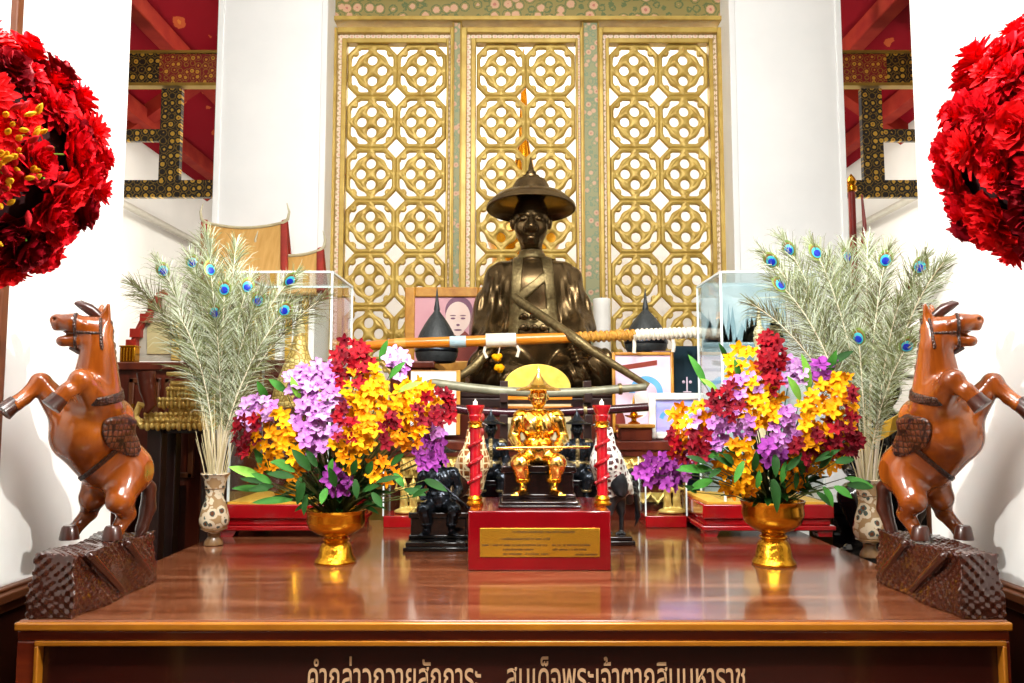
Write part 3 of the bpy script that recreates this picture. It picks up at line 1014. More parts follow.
    def saddle(X, Y, Z):
        a = hp(116, 411, 1.765); b = hp(133, 463, 1.765)
        ax = (b - a); L = ax.length; ax = ax / L
        m0 = (a + b) / 2
        u = (X - m0.x) * ax.x + (Z - m0.z) * ax.z
        w_ = -(X - m0.x) * ax.z + (Z - m0.z) * ax.x
        return (np.sqrt((u / R(31)) ** 2 + (w_ / R(11.5)) ** 2 + ((Y - m0.y) / .075) ** 2) - 1) * .02
    H.skin(.006, lo, hi, saddle, 'saddle_cloth', 'saddle_scales', t)
    def plane_strap(a, n, w_):
        a, n = Vector(a), Vector(n).normalized()
        return lambda X, Y, Z: np.abs((X - a.x) * n.x + (Y - a.y) * n.y + (Z - a.z) * n.z) - w_
    A, B = hp(92, 345, 1.69), hp(98, 405, 1.735)
    sx_ = -1 if mir else 1
    def limit(fn, c, r):
        c = Vector(c)
        return lambda X, Y, Z: np.maximum(fn(X, Y, Z), np.sqrt((X - c.x) ** 2 + (Y - c.y) ** 2 + (Z - c.z) ** 2) - r)
    c = hp(106, 394, 1.73)
    H.skin(.004, lo, hi, limit(plane_strap(c, (sx_ * .18, -.25, 1), R(4.5)), c, R(31)), 'breast_strap', 'bridle_braid', t)
    c = hp(105, 458, 1.80)
    H.skin(.003, lo, hi, limit(plane_strap(c, (sx_ * .62, .35, -.75), R(2.6)), c, R(46)), 'girth', 'bridle_braid', t)
    # bridle
    c = hp(76, 330, 1.67)
    H.skin(.0025, lo, hi, limit(plane_strap(c, (1, .35 * sx_, .02), R(1.5)), c, R(18)), 'noseband', 'bridle_braid', t)
    c = hp(103, 336, 1.70)
    H.skin(.0025, lo, hi, limit(plane_strap(c, (1, .35 * sx_, .1), R(1.5)), c, R(19)), 'cheek_strap', 'bridle_braid', t)
    c = hp(89, 333, 1.68)
    H.skin(.0022, lo, hi, limit(plane_strap(c, (0.03 * sx_, 0, 1), R(1.4)), c, R(13)), 'side_strap', 'bridle_braid', t)
    # carved neck hatching
    m = MB()
    for i in range(8):
        f = i / 7
        m.tube([hp(97 - 5 * f, 362 + 20 * f, 1.672 + .0 * f), hp(92 - 4.5 * f, 367 + 20 * f, 1.667)], R(.7), 6)
    return t
horse(False, 'carved brown wooden horse rearing before the mirror cabinet and gilded shelf', '')
horse(True, 'carved brown wooden horse rearing in front of the glossy black seated statue', '')

# ---------------------------------------------------- big bronze statue
def bronze():
    Y0 = 3.6
    def bp(px, py, dy=0.0): return at(px, py, Y0 + dy)
    def R(px): return px * Y0 / F
    base = at(541, 392, Y0); zp = base.z
    # pedestal
    pd = thing('statue_pedestal', 'dark wooden pedestal under the bronze seated statue', 'pedestal', (base.x, Y0, 0))
    w_ = .42
    MB().box(base.x - w_, base.x + w_, Y0 - .33, Y0 + .34, 0, zp - .07).build('body', 'cabinet_wood', pd)
    m = MB(); m.box(base.x - w_ - .03, base.x + w_ + .03, Y0 - .343, Y0 + .36, zp - .07, zp - .03); m.box(base.x - w_ - .01, base.x + w_ + .01, Y0 - .337, Y0 + .35, zp - .03, zp)
    m.build('cornice', 'dark_rack', pd, bevel=.006)
    t = thing('bronze_statue', 'large dark bronze statue of a seated man in a wide-brimmed hat', 'statue', (base.x, Y0, zp))
    lo = (bp(460, 300).x, Y0 - .50, zp - .001); hi = (bp(622, 300).x, Y0 + .25, bp(531, 175).z)
    S = Solid(lo, hi, .0052)
    def cap(a, b, ra, rb, k=.02): S.cap(bp(*a), bp(*b), R(ra), R(rb), k)
    cap((541, 372, .05), (541, 360, .05), 28, 28, .03)
    cap((530, 370, .02), (491, 370, -.16), 19, 22.5, .02)
    cap((552, 370, .02), (594, 370, -.16), 19, 22.5, .02)
    cap((490, 374, -.18), (560, 382, -.27), 14, 10, .02)
    cap((596, 374, -.18), (522, 384, -.25), 14, 10, .02)
    S.ell(bp(541, 386, -.02), (R(60), .24, R(8)), .015)
    # torso, chest, shoulders
    S.ell(bp(536, 335, .03), (R(38), .15, R(40)), .04)
    S.ell(bp(533, 293, .02), (R(41), .125, R(36)), .04)
    cap((503, 276, .03), (562, 276, .03), 15, 15, .03)
    cap((532, 268, .02), (531, 240, .0), 12, 10.5, .015)
    # head
    S.ell(bp(531, 219, .0), (R(18), .098, R(27)), .01)
    S.ell(bp(531, 233, -.022), (R(14), .072, R(14)), .025)
    cap((531, 214, -.088), (531, 226, -.105), 2.4, 4.0, .006)
    cap((527, 228, -.098), (535, 228, -.098), 3.0, 3.0, .006)
    for s_ in (-1, 1):
        S.ell(bp(531 + s_ * 8, 218.5, -.100), (R(5), .016, R(3.6)), .008, cut=True)
        S.ell(bp(531 + s_ * 8, 219, -.082), (R(4), .016, R(2.2)), .004)
        cap((531 + s_ * 4, 213.6, -.092), (531 + s_ * 13, 214, -.075), 1.7, 1.3, .004)
        S.ell(bp(531 + s_ * 18.3, 223, .0), (R(3.2), .03, R(7)), .004)
        S.ell(bp(531 + s_ * 11, 227, -.058), (R(5.5), .024, R(7)), .016)
    S.ell(bp(531, 235.0, -.081), (R(5.4), .012, R(1.3)), .004)
    S.ell(bp(531, 238.0, -.078), (R(5.0), .012, R(1.5)), .004)
    S.ell(bp(531, 242, -.058), (R(9), .024, R(5)), .016)
    # arms in wide sleeves
    cap((499, 284, .02), (486, 326, -.02), 17, 18, .02); cap((567, 284, .02), (577, 326, -.02), 17, 18, .02)
    cap((486, 326, -.02), (489, 342, -.20), 17, 10, .02); cap((577, 326, -.02), (578, 343, -.24), 17, 10, .02)
    cap((489, 342, -.20), (488, 350, -.27), 7.5, 6, .01); cap((578, 344, -.24), (581, 350, -.36), 7.5, 6, .01)
    # hands: palm, curled fingers, thumb
    for (hx, hy, hd, s_) in ((486, 354, -.30, -1), (583, 354, -.385, 1)):
        S.ell(bp(hx, hy, hd), (R(8), .028, R(7)), .01)
        for i in range(4):
            a = (hx - s_ * 5 + s_ * i * 1.4, hy - 6 + i * 4.0)
            S.cap(bp(a[0] + s_ * 3, a[1] + 1, hd - .02), bp(a[0] - s_ * 4, a[1] + 1.5, hd - .042), R(2.2), R(1.9), .003)
            S.cap(bp(a[0] - s_ * 4, a[1] + 1.5, hd - .042), bp(a[0] - s_ * 8, a[1] + 2.2, hd - .02), R(1.9), R(1.6), .003)
        S.cap(bp(hx - s_ * 3, hy - 7, hd), bp(hx - s_ * 10, hy - 8, hd - .03), R(2.6), R(2.0), .004)
    # folds of the robe
    cxx = bp(534, 300).x
    def folds(X, Y, Z):
        u = np.abs(X - cxx)
        wgt = np.clip((u - .10) / .06, 0, 1) * np.clip((bp(530, 262).z - Z) / .06, 0, 1)
        return wgt * (.0055 * np.sin(95 * u + 24 * (Z - zp) + 4 * np.sin(9 * Z)) + .0035 * np.sin(46 * Z + 30 * u + 18 * Y) + .0016 * np.sin(190 * u + 50 * Z))
    S.ripple((-9, Y0 - .34, zp + .02), (9, 9, bp(530, 262).z), folds)
    def lapf(X, Y, Z):
        return .0025 * np.sin(60 * X + 34 * Z) * np.clip((zp + .2 - Z) / .08, 0, 1)
    S.ripple((-9, -9, -9), (9, 9, zp + .22), lapf)
    S.D[:, :, 0] = .01
    S.build('body', 'bronze', t)
    # clothing
    front = lambda Y: Y - (Y0 - .0)
    for a, b in ((bp(518, 258), bp(513, 335)), (bp(546, 258), bp(553, 335))):
        S.skin(.010, lo, hi, lambda X, Y, Z, a=a, b=b: np.maximum(seg2(X, Z, a, b, R(5.0)), front(Y)), 'collar_band', 'bronze_band', t)
    a, b = bp(549, 276), bp(516, 304)
    S.skin(.009, lo, hi, lambda X, Y, Z: np.maximum(seg2(X, Z, a, b, R(4.5)), front(Y)), 'sash', 'bronze_band', t)
    zc = bp(534, 255).z
    S.skin(.006, lo, hi, lambda X, Y, Z: np.abs(Z - zc) - R(4.5), 'neck_collar', 'bronze_band', t)
    for zy in (316, 327):
        zc2 = bp(534, zy).z
        S.skin(.010, lo, hi, lambda X, Y, Z, zc2=zc2: np.maximum(np.maximum(np.abs(Z - zc2) - R(4.6), np.abs(X - cxx) - R(17)), front(Y)), 'belt', 'bronze_band', t)
    m = MB()
    for i in range(3):
        for j in range(2):
            c = bp(524 + i * 10, 316.5 + j * 11, -.135 - .012 * (1 - abs(i - 1)))
            m.ell(c, (R(4.4), .006, R(3.4)))
    m.build('belt_buckle', 'bronze', t)
    # hat
    hz = bp(531, 199, 0.0)
    Rt = Matrix.Rotation(math.radians(-5), 3, 'X')
    hat = MB().lathe(hz, [(.0, -.004), (R(22), -.004), (R(34), -.012), (R(43), -.036), (R(44.5), -.052), (R(45.5), -.05), (R(44.8), -.034), (R(36), .004), (R(22), .02), (R(19.5), .028), (R(18.5), .06), (R(15.5), .085), (R(10), .097), (0.001, .1)], 48, Rt).build('hat', 'bronze', t)
    sp = hz + Rt @ Vector((0, 0, .095))
    MB().lathe(sp, [(R(9), 0), (R(9), .012), (R(5), .018), (R(5.5), .03), (R(3), .045), (R(1.6), .08), (.001, .11)], 20, Rt).build('spike', 'bronze', hat)
    k = bp(551, 192, -.08)
    MB().ell(k, (R(6), .02, R(4))).ell(bp(545, 190, -.09), (R(5), .018, R(4))).build('hat_knot', 'bronze', hat)
    # sheathed sword held slantwise, and the hilt in the other hand
    m = MB()
    P = [bp(514, 296, -.17), bp(519, 301, -.19), bp(558, 327, -.36), bp(577, 340, -.445), bp(592, 351, -.447), bp(648, 386, -.45)]
    m.tube(P, [R(3.6), R(4.6), R(4.4), R(4.6), R(3.8), R(3.0)], 14)
    m.build('sheathed_sword', 'bronze_band', t)
    m = MB(); m.tube([bp(499, 342, -.33), bp(486, 354, -.36), bp(474, 367, -.37), bp(458, 378, -.37)], [R(3), R(4.2), R(4.4), R(3.2)], 12)
    m.build('hilt', 'bronze_band', t)
    return base
BR = bronze()

# ------------------------------------------------- seated statuettes
def seated(name, label, cat, mp, Y0, k, h, skin_m, cloth_m, throne_m, staff, origin, throne=True, group=None):
    """a seated man, knees apart, in a pointed hat; mp maps the figure's own frame to the view, k is its size"""
    def gp(px, py, dy=0.0):
        a, b = mp(px, py)
        return at(a, b, Y0 + dy * k * Y0 / 2.22)
    def R(px): return px * k * Y0 / F
    t = thing(name, label, cat, origin, group)
    c0, c1 = gp(490, 500, 0), gp(588, 366, 0)
    kk = k * Y0 / 2.22
    lo = (c0.x, Y0 - .13 * kk, c0.z - .006); hi = (c1.x, Y0 + .09 * kk, c1.z + .01)
    S = Solid(lo, hi, h)
    def cap(a, b, ra, rb, kq=.006): S.cap(gp(*a), gp(*b), R(ra), R(rb), kq * kk)
    S.ell(gp(538.5, 448, .01), (R(16), .045 * kk, R(16)), .008 * kk)
    S.ell(gp(538.5, 426, .005), (R(17.5), .042 * kk, R(17)), .008 * kk)
    cap((521, 417, .005), (556, 417, .005), 7, 7, .01)
    cap((538.5, 413, .0), (538.5, 403, -.004), 5, 4.6)
    S.ell(gp(538.5, 396.5, -.004), (R(9), .029 * kk, R(12)), .004 * kk)
    cap((538.5, 393, -.032), (538.5, 399, -.037), 1.1, 1.8, .002)
    for s_ in (-1, 1):
        S.ell(gp(538.5 + s_ * 4, 395.5, -.034), (R(2.2), .006 * kk, R(1.6)), .002 * kk, cut=True)
        S.ell(gp(538.5 + s_ * 9.2, 397.5, -.002), (R(1.6), .008 * kk, R(3.2)), .002 * kk)
        cap((538.5, 401.5, -.033), (538.5 + s_ * 4, 402.3, -.03), .9, .6, .001)
        # arm, forearm, hand with fingers about the staff
        cap((538.5 + s_ * 20.5, 421, .0), (538.5 + s_ * 24.5, 437, .005), 6.6, 5.6, .004)
        cap((538.5 + s_ * 24.5, 437, .005), (538.5 + s_ * 20.5, 446, -.045), 6, 4.4, .006)
        S.ell(gp(538.5 + s_ * 19.8, 448, -.058), (R(3.8), .009 * kk, R(3.6)), .004 * kk)
        for i in range(4):
            x = 538.5 + s_ * (23 - i * 2.2)
            S.cap(gp(x, 446.5, -.062), gp(x, 450, -.074), R(1.05), R(.95), .001)
        S.cap(gp(538.5 + s_ * 16.5, 446, -.056), gp(538.5 + s_ * 14, 449, -.066), R(1.3), R(1.0), .001)
        # thigh, shin, splayed foot with toes
        cap((538.5 + s_ * 9, 458, .02), (538.5 + s_ * 18.5, 463, -.055), 10.5, 9, .01)
        cap((538.5 + s_ * 18.5, 464, -.055), (538.5 + s_ * 15.5, 479, -.05), 9, 6.4, .006)
        cap((538.5 + s_ * 15.5, 478, -.05), (538.5 + s_ * 15.2, 490, -.045), 4.6, 3.7, .004)
        cap((538.5 + s_ * 15.2, 491.5, -.042), (538.5 + s_ * 22, 494.4, -.085), 4.0, 2.8, .005)
        for i in range(4):
            S.cap(gp(538.5 + s_ * (19.5 + i * 1.9), 494.6, -.084), gp(538.5 + s_ * (20.5 + i * 2.1), 495.4, -.094), R(1.2), R(1.0), .001)
    S.ripple((-9, -9, gp(538, 480).z), (9, 9, gp(538, 412).z), lambda X, Y, Z: .0006 * kk * np.sin(330 / kk * X + 150 / kk * Z + 120 / kk * Y))
    S.build('body', skin_m, t)
    # jacket edge, belt, breeches, buttons
    zz = gp(538, 442).z
    fr = lambda Y: Y - Y0
    a, b = gp(538.5, 412), gp(538.5, 446)
    S.skin(.0024 * kk, lo, hi, lambda X, Y, Z: np.maximum(seg2(X, Z, a, b, R(3.2)), fr(Y)), 'jacket_front', cloth_m, t)
    S.skin(.0024 * kk, lo, hi, lambda X, Y, Z: np.maximum(np.abs(Z - zz) - R(2.4), np.abs(X - a.x) - R(17)), 'belt', cloth_m, t)
    for s_ in (-1, 1):
        c = gp(538.5 + s_ * 20, 412.5)
        S.skin(.0026 * kk, lo, hi, lambda X, Y, Z, c=c: np.maximum(np.abs(X - c.x) - R(7), np.abs(Z - c.z) - R(3.2)), 'epaulette', cloth_m, t)
        z1 = gp(538.5, 479.5).z
        c = gp(538.5 + s_ * 15.5, 479)
        S.skin(.0022 * kk, lo, hi, lambda X, Y, Z, c=c: np.maximum(np.abs(Z - c.z) - R(2), np.abs(X - c.x) - R(12)), 'breeches_cuff', cloth_m, t)
    m = MB()
    for i in range(6):
        m.ell(gp(538.5, 415 + i * 5.4, -.043), (R(1.5), R(1.3), R(1.5)), nu=10, nv=6)
    m.build('button', cloth_m, t)
    # hat
    c = gp(538.5, 388.5, -.002)
    Hh = MB().lathe(c, [(R(2), -.002 * kk), (R(12), -.002 * kk), (R(22), -.006 * kk), (R(22.6), -.0045 * kk), (R(21), -.001 * kk), (R(12), .006 * kk), (R(8.5), .014 * kk), (R(5), .026 * kk), (R(2.2), .039 * kk), (R(1.6), .044 * kk), (R(.5), .058 * kk), (.0002, .064 * kk)], 32).build('hat', skin_m, t)
    # staff or sword
    if staff:
        A, B = gp(*staff[0]), gp(*staff[1])
        MB().tube([A, A.lerp(B, .02), A.lerp(B, .3), A.lerp(B, .33), A.lerp(B, .97), B], [R(1.0), R(1.6), R(1.9), R(1.5), R(1.4), R(.8)], 10).build('sword', skin_m, t)
    if throne:
        q = gp(538.5, 497)
        z0 = origin[2]
        m = MB()
        bw = R(39)
        zA = gp(538.5, 497, 0).z
        m.box(q.x - bw, q.x + bw, Y0 - .115 * kk, Y0 + .10 * kk, z0 + .0003, z0 + (zA - z0) * .45)
        m.box(q.x - bw * .93, q.x + bw * .93, Y0 - .108 * kk, Y0 + .09 * kk, z0 + (zA - z0) * .45, zA - R(.2))
        m.build('base', throne_m, t, bevel=.0025)
        zs = gp(538.5, 468).z
        m = MB()
        m.box(q.x - R(34), q.x + R(34), Y0 - .025 * kk, Y0 + .085 * kk, zA - R(.2), zs - R(4))
        m.box(q.x - R(36.5), q.x + R(36.5), Y0 - .032 * kk, Y0 + .088 * kk, zs - R(4), zs + R(3))
        m.box(q.x - R(36), q.x + R(36), Y0 - .03 * kk, Y0 + .088 * kk, zA - R(.2), zA + R(4))
        m.build('seat_block', throne_m, t, bevel=.003)
    return t
# ---------------------------------------------------------- red box and gold statue
fb = onz(539, 571, TZ)
YBX = fb.y
bxl, bxr = at(468, 540, YBX).x, at(611, 540, YBX).x
btop = at(539, 511, YBX).z
ybk = YBX / 0.868
bt = thing('plinth_box', 'glossy red box plinth with an engraved brass plaque', 'plinth', ((bxl + bxr) / 2, YBX + .15, TZ))
MB().box(bxl, bxr, YBX, ybk, TZ + .0003, btop).build('box_body', 'red_box', bt, bevel=.003)
pa, pb = at(480, 528, YBX), at(600, 557, YBX)
pl = MB().box(pa.x, pb.x, YBX - .0025, YBX + .002, pb.z, pa.z).build('plaque', 'brass_plaque', bt, bevel=.001)
m = MB()
rr = random.Random(5)
def marks(x0, x1, z, hh):
    x = x0
    while x < x1:
        w_ = rr.uniform(.0016, .0034)
        if rr.random() < .86:
            m.box(x, x + w_ * .28, YBX - .0031, YBX - .002, z - hh, z + hh * rr.uniform(.5, 1))
            m.box(x, x + w_ * .85, YBX - .0031, YBX - .002, z + hh * .35, z + hh * .75)
            if rr.random() < .4: m.box(x + w_ * .6, x + w_ * .85, YBX - .0031, YBX - .002, z - hh * .9, z + hh * .6)
            if rr.random() < .25: m.box(x + w_ * .2, x + w_ * .7, YBX - .0031, YBX - .002, z + hh * 1.3, z + hh * 1.7)
        x += w_
def mz(py): return at(539, py, YBX).z
def mx(px): return at(px, 540, YBX).x
hh = .0023
for x0, x1, py in ((482, 502, 545), (503, 521, 545), (522, 547, 545), (552, 562, 545), (563, 590, 545), (503, 533, 549.5), (552, 586, 549.5), (503, 517, 554), (518, 549, 554), (575, 597, 554.5), (512, 574, 532), (500, 550, 539)):
    marks(mx(x0), mx(x1), mz(py), hh)
m.build('engraving', 'ink', pl, smooth=False)

YG = YBX + .17
go = Vector((at(538.5, 500, YG).x, YG, btop))
seated('gold_statuette', 'shiny gold statuette of a seated man in a pointed hat holding a long sword', 'statuette', lambda a, b: (a, b), YG, 1.0, .0021, 'bright_gold', 'gold_relief', 'throne_black', ((496, 448.5, -.07), (590, 447, -.07)), go)

# ---------------------------------------------------------- red dragon candle pillars
def candle(px, lab):
    Yc = YBX + .13
    c = at(px, 500, Yc); z0 = btop
    s = Yc / F
    zt_ = at(px, 405, Yc).z
    H = zt_ - z0
    t = thing('candle_pillar', lab, 'candle', (c.x, Yc, z0), 'red dragon candle pillars')
    r = 5.4 * s
    MB().lathe((c.x, Yc, z0), [(r * 1.55, 0.0003), (r * 1.6, .006), (r * 1.25, .012), (r * 1.4, .018), (r * 1.05, .026)], 24).build('foot', 'gold', t)
    MB().lathe((c.x, Yc, z0 + .024), [(r, 0), (r, H * .70)], 20).build('shaft', 'red_pillar', t)
    m = MB()
    pts = []
    for i in range(60):
        f = i / 59
        a = f * PI * 2 * 3.6
        pts.append((c.x + math.cos(a) * r * .98, Yc + math.sin(a) * r * .98, z0 + .034 + f * H * .64))
    m.tube(pts, [r * .42 * (0.45 + .55 * math.sin(PI * (0.1 + .85 * i / 59))) for i in range(60)], 8)
    for i in range(6, 54, 3):
        p = Vector(pts[i]); n = Vector((p.x - c.x, p.y - Yc, 0)).normalized()
        m.ell(p + n * r * .3, (r * .26, r * .26, r * .34), nu=8, nv=6)
    m.build('coiled_dragon', 'red_pillar', t)
    MB().lathe((c.x, Yc, z0 + .024 + H * .68), [(r * 1.08, 0), (r * 1.42, .003), (r * 1.2, .008), (r * 1.2, .012), (r * 1.42, .017), (r * 1.08, .02)], 24).build('gilt_ring', 'gold', t)
    zz = z0 + .024 + H * .68 + .019
    hh = zt_ - zz
    MB().lathe((c.x, Yc, zz), [(r * 1.0, 0), (r * 1.25, hh * .3), (r * 1.3, hh * .34), (r * 1.15, hh * .4), (r * 1.5, hh * .7), (r * 1.75, hh * .93), (r * 1.72, hh), (r * 1.4, hh), (r * 1.2, hh * .9)], 24).build('flared_cup', 'red_pillar', t)
    MB().lathe((c.x, Yc, zt_ - hh * .12), [(r * .42, 0), (r * .42, hh * .32), (r * .2, hh * .36), (r * .06, hh * .5)], 12).build('candle_stub', 'white_wrap', t)
candle(475.0, 'red coiled dragon candle pillar beside the black armed statuette')
candle(602.5, 'red coiled dragon candle pillar beside the black and white rooster')

# ---------------------------------------------------------- black armed statuette
Yk = onz(440, 543, TZ).y - .05
seated('black_statuette', 'black metal statuette of a seated man in a brimmed hat, half behind the orchids', 'statuette', lambda a, b: (439 + (a - 538.5) * .80, 537 + (b - 497) * .80), Yk, .80, .0026, 'black_metal', 'black_metal', 'black_lacquer', ((533, 424, -.085), (584, 468, -.10)), Vector((at(439, 537, Yk).x, Yk, TZ)))

for px_, lb in ((491, 'dark metal statuette half hidden behind the candle pillar next to the brown rooster'), (577, 'dark metal statuette half hidden behind the gold statuette on the side of the white rooster')):
    Yq = 2.797
    seated('dark_statuette', lb, 'statuette', lambda a, b, px_=px_: (px_ + (a - 538.5) * .62, 503 + (b - 497) * .74), Yq, .68, .003, 'black_metal', 'bronze_band', 'black_lacquer', None, Vector((at(px_, 500, Yq).x, Yq, TZ)))
# ---------------------------------------------------------- roosters
def rooster(mir, name, label, feather, dark, Y0):
    def rp(px, py, dy=0.0):
        return at(1080 - px if mir else px, py, Y0 + dy)
    def R(px): return px * Y0 / F
    c = rp(613, 548)
    t = thing(name, label, 'rooster statue', (c.x, Y0, TZ))
    x0, x1 = sorted((rp(593, 540).x, rp(633, 540).x))
    zb_ = at(613, 534.5, Y0).z
    m = MB(); m.box(x0, x1, Y0 - .055, Y0 + .055, TZ + .0003, TZ + (zb_ - TZ) * .55); m.box(x0 + .008, x1 - .008, Y0 - .047, Y0 + .047, TZ + (zb_ - TZ) * .55, zb_)
    m.build('base', 'throne_black', t, bevel=.003)
    lo = (min(rp(585, 400).x, rp(642, 400).x), Y0 - .12, zb_ - .004); hi = (max(rp(585, 400).x, rp(642, 400).x), Y0 + .16, rp(600, 402).z)
    S = Solid(lo, hi, .003)
    def cap(a, b, ra, rb, k=.012): S.cap(rp(*a), rp(*b), R(ra), R(rb), k)
    cap((614, 484, .02), (607, 462, -.02), 17, 15, .02)
    cap((605, 462, -.03), (605, 432, -.03), 13, 7, .015)
    S.ell(rp(603, 423, -.035), (R(6.2), .02, R(6)), .006)
    cap((599, 423, -.05), (592.5, 425.5, -.065), 2.6, .8, .004)
    cap((621, 480, .05), (629, 500, .10), 10, 5, .012)
    cap((611, 500, .0), (609, 512, -.005), 7, 4.2, .01); cap((619, 500, .03), (621, 512, .025), 7, 4.2, .01)
    for bx, dy in ((608.5, -.01), (621.5, .02)):
        cap((bx, 510, dy), (bx, 532, dy), 2.6, 2.2, .004)
        for d in (-5, -1.5, 3):
            cap((bx, 532, dy), (bx + d, 533.6, dy - .02 + abs(d) * .002), 2, 1.3, .002)
    S.build('body', dark, t)
    sgn = -1 if mir else 1
    # mantle of lacy feathers over neck and back
    S.skin(.0035, lo, hi, lambda X, Y, Z: np.maximum(rp(600, 496).z - Z, Z - rp(600, 428).z) + 0 * X - .0 + .004 * np.sin(X * 160), 'feather_mantle', feather, t)
    m = MB()
    w0 = rp(618, 482, -.035)
    m.ell(w0, (R(9), .02, R(16)), Matrix.Rotation(sgn * -.35, 3, 'Y'), 18, 12)
    m.build('wing', dark, t)
    m = MB()
    for i in range(5):
        a = rp(622 + i, 474 + i * 4, .09)
        m.tube([a, rp(631 + i, 470 + i * 6, .13), rp(637 + i * .5, 484 + i * 8, .15), rp(635, 502 + i * 6, .15)], [.006, .008, .007, .002], 8)
    m.build('tail', dark, t)
    m = MB()
    for i in range(5):
        f = i / 4
        m.ell(rp(597.5 + f * 11, 415.5 + abs(f - .4) * 5, -.035), (R(2.3), .006, R(4.2)), nu=10, nv=7)
    m.build('comb', 'comb_red', t)
    m = MB(); m.ell(rp(598, 432, -.052), (R(2.2), .006, R(4))); m.build('wattle', 'comb_red', t)
rooster(False, 'rooster_statue', 'black and white rooster statue behind the red candle pillar', 'feather_white', 'rooster_black', onz(613, 547, TZ).y + .07)
rooster(True, 'rooster_statue', 'brown rooster statue with golden lacework feathers near the black armed statuette', 'feather_gold', 'rooster_dark', onz(613, 545, TZ).y + .15)

# ---------------------------------------------------------- sword rack with two swords
Yr = 2.955
def rx(px): return at(px, 400, Yr).x
def rz(py): return at(520, py, Yr).z
rk = thing('sword_rack', 'dark wooden two-post rack holding two sheathed swords', 'rack', (rx(545), Yr, TZ))
for a, b in ((500, 508), (583, 591)):
    p = MB()
    p.box(rx(a), rx(b), Yr - .015, Yr + .015, TZ + .02, rz(381))
    for zz in (397.6, 418.4):
        p.box(rx(a), rx(b), Yr - .056, Yr - .012, rz(zz + 5), rz(zz)); p.box(rx(a), rx(b), Yr - .060, Yr - .052, rz(zz + 5), rz(zz - 4))
    p.build('post', 'dark_rack', rk, bevel=.002)
m = MB(); m.box(rx(488), rx(602), Yr - .07, Yr + .05, TZ + .0003, TZ + .025); m.build('base_board', 'dark_rack', rk, bevel=.004)
m = MB(); m.box(rx(508), rx(583), Yr - .008, Yr + .008, rz(404), rz(400)); m.box(rx(508), rx(583), Yr - .008, Yr + .008, rz(462), rz(458)); m.build('rail', 'dark_rack', rk, bevel=.001)
def sword(name, label, pts, rad, m1, m2, split):
    t = thing(name, label, 'sword', pts[0], 'swords on the dark rack')
    n = len(pts)
    def flat(P, r):
        b = MB(); b.tube(P, r, 12)
        return b
    flat(pts[:split + 1], rad[:split + 1]).build('scabbard', m1, t)
    flat(pts[split:], [r * .9 for r in rad[split:]]).build('grip', m2, t)
    c = pts[split]; d = (pts[split + 1] - pts[split - 1]).normalized()
    MB().tube([c - d * .006, c + d * .006], rad[split] * 1.35, 14).build('guard', 'bronze_band', t)
s = Yr / F
ys = Yr - .033
def sp(px, py): return at(px, py, ys)
sword('sheathed_sword', 'curved grey-green sheathed sword on the upper hooks of the dark rack', [sp(427, 382), sp(434, 383), sp(470, 388), sp(500, 391), sp(545, 393), sp(585, 392), sp(620, 389), sp(646, 387)], [2.2 * s, 4.4 * s, 4.6 * s, 4.5 * s, 4.5 * s, 4.4 * s, 4.3 * s, 4.0 * s], 'scabbard_grey', 'scabbard_grey', 6)
sword('sheathed_sword', 'dark plum sheathed sword on the lower hooks of the dark rack', [sp(436, 405), sp(440, 406), sp(470, 411), sp(505, 413), sp(545, 413), sp(585, 411), sp(620, 409), sp(648, 407)], [2.5 * s, 4.2 * s, 4.6 * s, 4.6 * s, 4.6 * s, 4.8 * s, 4.8 * s, 4.6 * s], 'scabbard_plum', 'scabbard_plum', 5)
